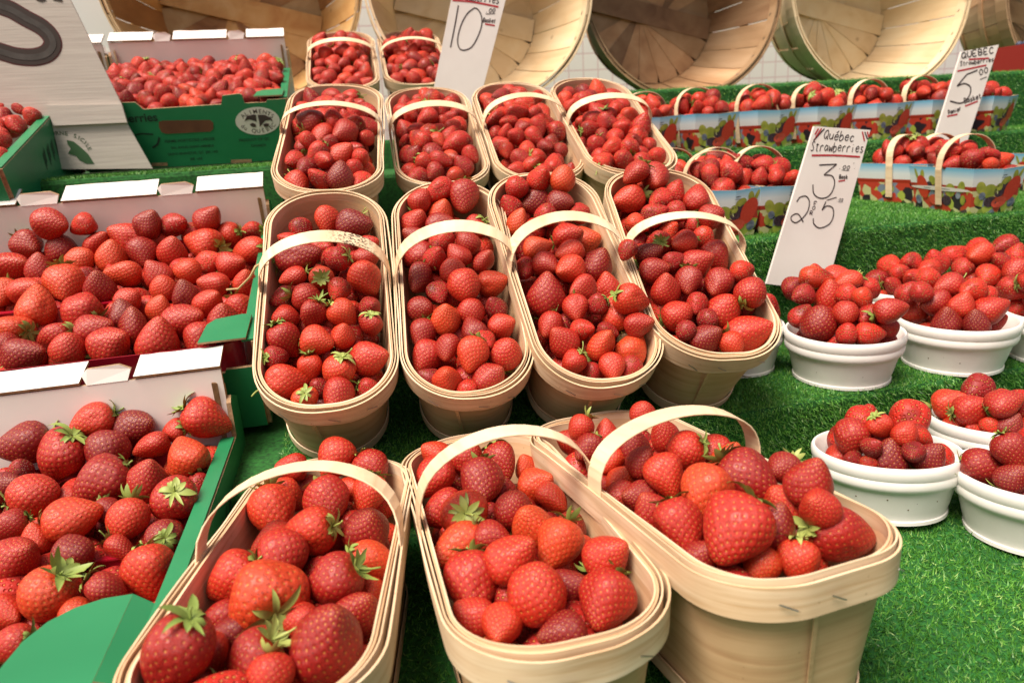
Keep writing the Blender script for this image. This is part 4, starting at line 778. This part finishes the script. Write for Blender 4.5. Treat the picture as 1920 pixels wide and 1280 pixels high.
crate('X5', 'green crate hidden behind the folded board, only its corner showing', .17, .060, .165)
tray('X1', 'red plastic tray showing between berries in the nearest crate', .148, .21); tray('X2', 'red plastic tray lining the middle crate', .175, .198, hx=.215)
R, T = FR['X3']; pl = Pl(T+R @ np.array([0, -.1696, 0]), R @ np.array([0, -1, 0])); ex3 = R @ np.array([1, 0, 0]); INK = M_BLACKI
def disc_on(pl, c, ra, rb, off, mats, parent, name, a0=0, a1=360, k=40, extra=None):
    mb = MB(); P = [pl.at((c[0]+ra*cos(radians(a)), c[1]-rb*sin(radians(a))), off) for a in np.linspace(a0, a1, k, endpoint=(a1-a0) < 360)]; mb.prism(P, pl.n, .0002); return child_world(mb, name, mats, parent)
em = disc_on(pl, (483, 227), 41.5, 26, .0003, M_OVAL, x3, 'oval_emblem')
arc_text(pl, 'ALIMENTS', (483, 228), 32, 18.5, 148, 32, 7, M_INK, x3, 'emblem_lettering'); arc_text(pl, 'du QUÉBEC', (483, 227), 33, 19.5, 212, 335, 6.5, M_INK, x3, 'emblem_lettering', inward=True)
mb = MB()
def blob(pts, off=.0008): mb.prism([pl.at(p, off) for p in pts], pl.n, .0002)
q = Q((220, 180), 5.647)
blob(q([(1345, 275), (1370, 215), (1440, 197), (1468, 200), (1475, 275), (1440, 262), (1395, 250), (1360, 262)])); blob(q([(1485, 200), (1560, 200), (1630, 235), (1648, 280), (1620, 255), (1570, 262), (1540, 290), (1510, 330), (1500, 270)])); 
blob(q([(1400, 300), (1430, 286), (1465, 300), (1470, 328), (1440, 332), (1415, 320)])); blob(q([(1545, 300), (1575, 288), (1608, 295), (1600, 325), (1560, 330), (1548, 318)]))
child_world(mb, 'emblem_figure', M_INK, x3)
disc = MB(); disc.prism([pl.at(p, .0004) for p in q([(440, 275), (480, 262), (980, 255), (1015, 285), (1015, 350), (985, 378), (520, 402), (470, 385), (440, 330)])], pl.n, .0002); child_world(disc, 'hand_hole', noisy('shaded_kraft', (.10, .035, .015), (.16, .06, .025), 30, .9), x3)
for wds, c, h in (('FERME HORTICOLE LAROSE', (356, 263), 4.4), ('501, RANG SAINT-AMABLE', (361, 275.5), 4.), ('SAINT-FRANÇOIS, QC  J0K 1A0', (362, 287), 4.), ('J0K 1A0', (368, 298), 4.), ('PRODUCT OF QC', (477, 262), 4.4), ('CANADA', (485, 273), 4.2)):
    text_on(pl, wds, c, h, INK, x3, 'printed_text', ex3, bold=.012)
text_on(pl, 'berries', (262, 222), 13, INK, x3, 'printed_text', ex3, bold=.02)
mb = MB(); ribbon(mb, pl, q([(190, 415), (260, 402), (380, 408)]), 2.4, 0, .0006); ribbon(mb, pl, q([(445, 440), (425, 510), (372, 550)]), 3.2, 0, .0006); child_world(mb, 'printed_swash', INK, x3)
for (x0, x1, y) in ((362, 530, 725), (1205, 1420, 690)):
    mb = MB(); mb.prism([pl.at(p, .0004) for p in q([(x0, y-14), (x1, y-20), (x1+4, y+16), (x0-2, y+22)])], pl.n, .0002); child_world(mb, 'vent_slot', M_KRAFT, x3)
# faint slanted print on the outer side of the nearest crates
for n in ('X1', 'X2', 'X4'):
    R, T = FR[n]; r_ = [o for o in S.objects if o.get('category') == 'crate' and (Vector(o.matrix_world.translation)-Vector(T)).length < 1e-4][0]; mb = MB(); x = (.215 if n == 'X2' else .17)+.0049
    for k in range(7):
        yy = -.02+k*.021
        for j in range(3): mb.add([(x, yy+j*.005, -.055+.004*j), (x, yy+j*.005+.0022, -.055+.004*j), (x, yy+j*.005+.008, -.030+.002*j), (x, yy+j*.005+.0058, -.030+.002*j)], [(0, 1, 2, 3)])
    mb.build('side_print', INK, r_)

# ------------------------------------------------------------------ printed card punnets
def card_mat():
    m, n, l, b = mat('printed_card'); tc = N(n, 'ShaderNodeTexCoord'); sp = N(n, 'ShaderNodeSeparateXYZ'); l.new(tc.outputs['Object'], sp.inputs[0])
    mr = N(n, 'ShaderNodeMapRange'); mr.inputs[1].default_value = -PHT; mr.inputs[2].default_value = 0; l.new(sp.outputs['Z'], mr.inputs[0])
    r = ramp(n, [(0, (.05, .035, .02)), (.10, (.07, .05, .02)), (.48, (.10, .09, .02)), (.52, (.30, .025, .012)), (.60, (.38, .03, .015)), (.605, (.70, .70, .70)), (.76, (.68, .74, .78)), (.90, (.34, .58, .76)), (1, (.10, .42, .66))]); l.new(mr.outputs[0], r.inputs[0])
    vo = N(n, 'ShaderNodeTexVoronoi'); vo.inputs['Scale'].default_value = 75; l.new(tc.outputs['Object'], vo.inputs['Vector'])
    r2 = ramp(n, [(0, (.03, .02, .03)), (.14, (.08, .05, .06)), (.16, (.40, .48, .08)), (.36, (.24, .34, .06)), (.38, (.50, .05, .03)), (.74, (.44, .08, .03)), (.76, (.20, .24, .32)), (.84, (.55, .55, .28)), (1, (.2, .26, .06))], 'CONSTANT'); sx = N(n, 'ShaderNodeSeparateColor'); l.new(vo.outputs['Color'], sx.inputs[0]); l.new(sx.outputs[0], r2.inputs[0])
    fm = N(n, 'ShaderNodeMath', operation='LESS_THAN'); fm.inputs[1].default_value = .51; l.new(mr.outputs[0], fm.inputs[0])
    mx = N(n, 'ShaderNodeMix', data_type='RGBA'); l.new(fm.outputs[0], mx.inputs[0]); l.new(r.outputs[0], mx.inputs[6]); l.new(r2.outputs[0], mx.inputs[7]); l.new(mx.outputs[2], b.inputs['Base Color']); b.inputs['Roughness'].default_value = .32; return m
M_CARD = card_mat(); M_CIN = flat('bare_card', (.45, .33, .20), .8); C_SB = noisy('printed_strawberry', (.48, .03, .015), (.56, .06, .03), 500, .4); C_RB = noisy('printed_raspberry', (.50, .05, .03), (.62, .10, .06), 400, .4); C_LF = noisy('printed_leaf', (.16, .22, .03), (.42, .42, .07), 90, .4)
C_BB = noisy('printed_blackberry', (.012, .006, .012), (.09, .05, .08), 420, .4); C_BL = noisy('printed_blueberry', (.04, .06, .12), (.30, .34, .42), 110, .4); C_W = flat('white_label_band', (.66, .64, .60), .4); C_D = flat('small_print', (.08, .10, .13), .5)
def punnet(n, label, grp):
    R, T = FR[n]; root = empty('card_punnet', mat4(R, T)); tag(root, label, 'punnet', grp); r = random.Random(hash_(n)); a, b = PW/2, PD/2; a2, b2 = a*.78, b*.86
    # card box: front bows slightly forward in the middle
    top_ = [(-a, -b), (0, -b-.006), (a, -b), (a, b), (0, b+.006), (-a, b)]; bot = [(-a2, -b2), (0, -b2-.004), (a2, -b2), (a2, b2), (0, b2+.004), (-a2, b2)]; zt = [0, -.0025, 0, 0, -.0025, 0]
    mb = MB(); V3 = [np.array((x, y, z)) for (x, y), z in zip(top_, zt)]; B3_ = [np.array((x, y, -PHT)) for x, y in bot]
    for i in range(6):
        j = (i+1) % 6; nn = np.cross(B3_[j]-B3_[i], V3[i]-B3_[i]); nn /= np.linalg.norm(nn); mb.prism([B3_[i], B3_[j], V3[j], V3[i]], -nn, .0007, 1, 1, 0)
    mb.prism(B3_, (0, 0, 1), .001, 1)
    mb.build('card_box', [M_CARD, M_CIN], root)
    def ell(mb_, face, cx, cz, rx_, rz_, rot=0., off=.0004, k=16):   # face: 0 front, 1 left side, 2 right side
        pts = []
        for i in range(k):
            t = 2*pi*i/k; x = cx+rx_*cos(t)*cos(rot)-rz_*sin(t)*sin(rot); z = cz+rx_*cos(t)*sin(rot)+rz_*sin(t)*cos(rot); z = max(z, -PHT+.001); s_ = -z/PHT
            if face == 0: X = max(-1, min(1, x/a)); w = a+(a2-a)*s_; y = -(b+(b2-b)*s_)-(.006-.002*s_)*(1-abs(X))-off; pts.append((X*w, y, z))
            else: X = max(-1, min(1, x/b)); w = b+(b2-b)*s_; sg = -1 if face == 1 else 1; pts.append((sg*(a+(a2-a)*s_+off), X*w*(-sg if face == 1 else 1)*(1 if face == 1 else 1), z))
        c = np.mean(np.array(pts), 0); L = [tuple(c)]+pts; mb_.add(L, [(0, 1+i, 1+(i+1) % k) for i in range(k)])
    def print_face(face, w):
        s_ = w/.053; mb_ = MB(); mm_ = []; L0 = [(C_LF, [(-.036*s_, -.030, .008, .010, .4), (-.018*s_, -.036, .012, .011, 0), (.012*s_, -.022, .010, .007, .5), (.030*s_, -.014, .005, .009, .2), (.040*s_, -.013, .003, .010, -.3), (-.04*s_, -.05, .006, .008, 0), (.0, -.03, .006, .006, 0)]),
            (C_BB, [(.004*s_, -.036, .011, .010, .6), (-.012*s_, -.053, .012, .0085, 0), (.018*s_, -.030, .007, .006, .2)]), (C_BL, [(-.032*s_, -.043, .006, .006, 0), (.040*s_, -.056, .008, .0075, 0)]), (C_SB, [(.030*s_, -.034, .014, .020, -.35)]), (C_RB, [(.008*s_, -.054, .016, .009, .1)])]
        if face: L0.append((C_W, [(0, -.0345, w*.98, .0034, 0)]))
        L0.append((C_D, [(.004, -.012, .0045, .0008, .1), (.004, -.0155, .006, .0005, 0)] if face == 0 else [(-.01, -.0345, .018, .0005, 0), (.03, -.0345, .010, .0005, 0)]))
        for mi_, (mt_, L) in enumerate(L0):
            for i, e in enumerate(L):
                k0 = len(mb_.f); ell(mb_, face, *e, off=.0004+.00006*i+.00025*mi_); mb_.m[k0:] = [mi_]*(len(mb_.f)-k0)
        mb_.build('fruit_print', [q_[0] for q_ in L0], root)
    near = n in ('PM0', 'PM1', 'PM2', 'PM3', 'PM4') or n in ('PT0', 'PT1', 'PT2', 'PT3', 'PT4', 'PT5', 'PT6')
    if near: print_face(0, a)
    if n in ('PM2', 'PM3', 'PM4'): print_face(1, b)
    # handle
    h = .050+r.uniform(-.004, .006); A = a+.0016; ln = r.uniform(-.012, .012); path = [(A-.007, 0, -PHT*.86), (A-.003, 0, -.03), (A, 0, -.004)]+[(A*cos(pi*i/18), ln*sin(pi*i/18), h*sin(pi*i/18)**.8) for i in range(1, 18)]+[(-A, 0, -.004), (-(A-.003), 0, -.03), (-(A-.007), 0, -PHT*.86)]
    P = np.array(path); tn = np.gradient(P, axis=0); tn /= np.linalg.norm(tn, axis=1)[:, None]; wd = np.array([0, 1, 0.])-tn*tn[:, 1:2]; wd /= np.linalg.norm(wd, axis=1)[:, None]; nn = np.cross(tn, wd); vv = []
    for i in range(len(P)):
        for sx, sz in ((-1, -1), (1, -1), (1, 1), (-1, 1)): vv.append(P[i]+wd[i]*.0068*sx+nn[i]*.0006*sz)
    ff = [(i*4+j, i*4+(j+1) % 4, i*4+4+(j+1) % 4, i*4+4+j) for i in range(len(P)-1) for j in range(4)]+[(3, 2, 1, 0), tuple(len(vv)-4+j for j in range(4))]
    fix_normals(mesh('handle', vv, ff, M_HAND, root))
PL = {'PT0': 'first card punnet of upper row, beside the splint baskets', 'PT1': 'second card punnet of the upper row with dark bottle-blue gap at its side', 'PT2': 'third card punnet of the upper row', 'PT3': 'fourth card punnet of the upper row', 'PT4': 'fifth card punnet of the upper row',
 'PT5': 'card punnet half hidden behind the small 5 sign', 'PT6': 'last card punnet of upper row, turned, right of the 5 sign', 'PT8': 'card punnet behind the second of the upper row', 'PT10': 'card punnet behind the fourth of the upper row', 'PT12': 'card punnet behind the 5 sign',
 'PM0': 'card punnet on lower shelf touching the splint basket berries', 'PM1': 'card punnet on lower shelf just left of the Québec sign', 'PM2': 'large turned card punnet whose handle and long side face the camera', 'PM3': 'card punnet just right of the Québec sign',
 'PM4': 'card punnet on the lower shelf cut by the right edge', 'PM5': 'card punnet behind the first one of the lower shelf', 'PM6': 'card punnet behind the one left of the Québec sign', 'PM7': 'card punnet below the foot of the 5 sign'}
for n in PN: punnet(n, PL[n], 'printed card punnets of strawberries')

# ------------------------------------------------------------------ bushel baskets lying on their sides behind
WD = {'tan': [wood('stave_tan', (.60, .30, .10), (.72, .43, .17), (.82, .56, .28), True, .6, .12), wood('stave_tan_dark', (.28, .12, .04), (.45, .23, .09), (.58, .33, .14), True, .6, .12), wood('stave_tan_light', (.48, .30, .14), (.58, .39, .20), (.66, .48, .28), True, .6, .12)],
      'cream': [wood('stave_cream', (.76, .55, .31), (.85, .66, .41), (.88, .73, .50), True, .6, .12), wood('stave_cream_b', (.66, .47, .27), (.76, .57, .35), (.82, .65, .43), True, .6, .12), wood('stave_cream_c', (.74, .56, .34), (.83, .66, .43), (.88, .73, .52), True, .6, .12)],
      'brown': [wood('stave_brown', (.38, .20, .10), (.54, .32, .17), (.64, .42, .25), True, .6, .12), wood('stave_brown_b', (.18, .09, .045), (.28, .16, .085), (.36, .23, .13), True, .6, .12), wood('stave_brown_c', (.28, .16, .08), (.38, .24, .13), (.46, .31, .19), True, .6, .12)]}
def bushel(c, rp_, v, tone, label, yaw=0., pitch_=0., depth=.9):
    P = hit(c, duv(0, v, 0), V); Rr = rp_*((P-C0) @ FW)/F; R = rz(YAW+yaw) @ rx(radians(90)+pitch_); root = empty('bushel_basket', mat4(R, P)); tag(root, label, 'bushel basket', 'bushel baskets lying on their sides')
    # local: z towards the viewer (mouth at z=0), staves run to z=-depth*R
    Lz = depth*Rr; n = 22; w_ = WD[tone]; mb = MB(); r = random.Random(int(c[0])); K = 7
    for i in range(n):
        a0 = 2*pi*i/n; a1 = 2*pi*(i+1)/n-.012; mi = r.choice([0, 0, 1, 2]); off = r.uniform(-.0015, .0025); v_ = []
        for s_ in range(K+1):
            t = s_/K; rr = Rr*(1-.30*t**1.25)+off
            for a in np.linspace(a0, a1, 4): v_ += [((rr)*cos(a), (rr)*sin(a), -Lz*t), ((rr-.003)*cos(a), (rr-.003)*sin(a), -Lz*t)]
        f_ = []
        for s_ in range(K):
            for j in range(3): b0 = s_*8+j*2; f_ += [(b0, b0+2, b0+10, b0+8), (b0+1, b0+9, b0+11, b0+3)]
            f_ += [(s_*8, s_*8+8, s_*8+9, s_*8+1), (s_*8+6, s_*8+7, s_*8+15, s_*8+14)]
        f_ += [(0, 1, 3, 2), (2, 3, 5, 4), (4, 5, 7, 6)]; mb.add(v_, f_, mi)
    fix_normals(mb.build('stave_wall', w_, root, False)); mb = MB(); rb = Rr*.705
    for k in range(9):   # the bent staves cross the bottom
        a = pi*k/9+.1; d = np.array([cos(a), sin(a), 0]); e = np.array([-sin(a), cos(a), 0]); w2 = rb*.17; z = -Lz+.002+.0016*k
        mb.prism([d*rb*.99+e*w2*.9+[0, 0, z], -d*rb*.99+e*w2*.9+[0, 0, z], -d*rb*.99-e*w2*.9+[0, 0, z], d*rb*.99-e*w2*.9+[0, 0, z]], (0, 0, 1), .0012, r.choice([0, 1, 2]))
    mb.prism([(rb*cos(t), rb*sin(t), -Lz-.004) for t in np.linspace(0, 2*pi, 40, endpoint=False)], (0, 0, 1), .004, 1)
    fix_normals(mb.build('crossed_bottom', w_, root))
    def ring(nm, r0, r1, z0, z1, th, m_):
        K2 = 72; prof = [(r0, z0), (r1, z1), (r1-th, z1), (r0-th, z0)]; v_ = [(a*cos(2*pi*i/K2), a*sin(2*pi*i/K2), z+.0012*sin(5*2*pi*i/K2)) for a, z in prof for i in range(K2)]
        f_ = [(j*K2+i, ((j+1) % 4)*K2+i, ((j+1) % 4)*K2+(i+1) % K2, j*K2+(i+1) % K2) for j in range(4) for i in range(K2)]; fix_normals(mesh(nm, v_, f_, m_, root, smooth=False))
    ring('rim_hoop', Rr+.007, Rr+.004, .004, -.034, .0035, w_[2]); ring('inner_hoop', Rr-.003, Rr-.006, .002, -.026, .003, w_[2]); ring('middle_hoop', Rr*.90+.004, Rr*.86+.004, -Lz*.42, -Lz*.52, .0035, w_[0]); ring('base_hoop', Rr*.735+.004, Rr*.70+.004, -Lz*.93, -Lz*1.01, .0035, w_[0])
    mm = MB(); r = random.Random(9)
    for k in range(26):
        a = 2*pi*k/26+r.uniform(-.03, .03); q_ = np.array([(Rr-.0092)*cos(a), (Rr-.0092)*sin(a), -.012-.006*(k % 2)]); d = np.array([-sin(a), cos(a), .6]); d /= np.linalg.norm(d); mm.tube([q_-d*.004, q_+d*.004], .0007, 5)
    mm.build('staple_ring', M_STAPLE, root)
bushel((437, -45), 232, 1.95, 'tan', 'orange-tan bushel basket at top left with mottled inside', .05, -.14)
bushel((902, -30), 214, 1.72, 'cream', 'cream bushel basket behind the 10 sign', .0, -.14)
bushel((1285, -22), 196, 1.75, 'brown', 'brown weathered bushel basket between two cream ones', -.02, -.12)
bushel((1657, -28), 190, 1.76, 'cream', 'cream bushel basket above the Québec sign', -.02, -.12)
bushel((2052, -24), 190, 1.76, 'brown', 'brown bushel basket cut off at the top right corner', -.05, -.12)

# ------------------------------------------------------------------ behind the stall, small things
def check_mat():
    m, n, l, b = mat('checked_cloth'); tc = N(n, 'ShaderNodeTexCoord'); sp = N(n, 'ShaderNodeSeparateXYZ'); l.new(tc.outputs['Object'], sp.inputs[0]); outs = []
    for ax in ('X', 'Z'):
        mo = N(n, 'ShaderNodeMath', operation='PINGPONG'); mo.inputs[1].default_value = .030; l.new(sp.outputs[ax], mo.inputs[0]); lt_ = N(n, 'ShaderNodeMath', operation='LESS_THAN'); lt_.inputs[1].default_value = .0022; l.new(mo.outputs[0], lt_.inputs[0]); outs.append(lt_)
    mx = N(n, 'ShaderNodeMath', operation='MAXIMUM'); l.new(outs[0].outputs[0], mx.inputs[0]); l.new(outs[1].outputs[0], mx.inputs[1]); c = N(n, 'ShaderNodeMix', data_type='RGBA'); c.inputs[6].default_value = (.86, .82, .80, 1); c.inputs[7].default_value = (.70, .52, .53, 1); l.new(mx.outputs[0], c.inputs[0]); l.new(c.outputs[2], b.inputs['Base Color']); return m
mb = MB(); mb.box((0, 0, 0), (6, .01, 2.2)); o = mb.build('checked_cloth', check_mat(), M=mat4(rz(YAW), duv(.6, 2.75, 1.9))); tag(o, 'white checked cloth hanging behind the bushel baskets', 'cloth')
pl = tilt(2.05, 1.6, 0); mb = MB(); mb.prism([pl.at(p) for p in [(96, -40), (150, -40), (218, 42), (205, 92), (150, 62)]], V, .03); o = fix_normals(mb.build('white_rail', flat('white_paint', (.8, .8, .8), .4))); tag(o, 'white rail end behind the folded board', 'rail')
mb = MB(); P = [ (425, 543), (447, 541), (468, 520), (480, 500), (500, 486)]
pts = [C0+ray(p)*t for p, t in zip(P, (.76, .755, .75, .745, .74))]; mb.tube(pts, .0011, 6); mb.tube([pts[2], pts[2]+np.array([.008, .0, .012]), pts[2]+np.array([.022, .004, .018])], .0008, 5)
o = mb.build('dry_stem', flat('straw', (.45, .34, .16), .8), smooth=True); tag(o, 'dry straw stem leaning from crate onto splint basket', 'stem')
# red tray of blueberries, top right
P = hit((1935, 122), duv(0, 1.56, 0), V); P[2] = ZE2+.036
root = empty('blueberry_tray', mat4(rz(YAW), P)); tag(root, 'red card tray of blueberries at the top right edge', 'tray')
mb = MB(); L = rloop(.075, .06, .012, 5); v, f = shell([(L, .03), (L*.92, -.035)], .0015); mb.add(v, f); mb.prism([(x*.92, y*.92, -.034) for x, y in L], (0, 0, 1), .001); mb.build('tray_wall', flat('red_card', (.30, .02, .02), .5), root)
import bmesh
bm = bmesh.new(); bmesh.ops.create_uvsphere(bm, u_segments=16, v_segments=10, radius=.008); me = bpy.data.meshes.new('blueberry'); bm.to_mesh(me); bm.free(); me.materials.append(noisy('blueberry_skin', (.02, .03, .07), (.07, .09, .15), 150, .6)); me.polygons.foreach_set('use_smooth', np.ones(len(me.polygons), dtype=bool))
r = random.Random(5)
for i in range(8):
    for j in range(3):
        o = bpy.data.objects.new('blueberry', me); link(o); p = np.array([(-.062+i*.0175+r.uniform(-.002, .002)), (-.045+j*.0175), .026+r.uniform(0, .006)]); o.location = Vector(rz(YAW) @ p + P); tag(o, f'round dusty blueberry in red tray, {ORD[i]} from left, {ORD[j]} row back', 'blueberry', 'blueberries in the red tray')

for i, (px_, z_, lab) in enumerate([((1326, 775), ZB, 'brown dried leaf scrap beside the foot of the last splint basket'), ((1402, 806), ZB-.012, 'dried leaf scrap caught on the turf step edge'), ((1395, 706), ZB, 'tiny dried scrap on turf between splint basket and foam bowl')]):
    P = hit(px_, Z*(z_+.006), Z); r = random.Random(i); a = r.uniform(0, 3); d = np.array([cos(a), sin(a), .1]); e = np.array([-sin(a), cos(a), .3]); L_ = .005+.002*r.random(); mb = MB(); v_ = [P-d*L_, P-d*L_*.3+e*L_*.45, P+d*L_*.5+e*L_*.35+Z*.002, P+d*L_+Z*.001, P+d*L_*.3-e*L_*.4]
    mb.prism(v_, (0, 0, 1), .0006); tag(mb.build('dried_leaf', flat('dried_leaf_%d' % i, (.16, .09, .04) if i < 3 else (.5, .42, .25), .9)), lab, 'leaf scrap')
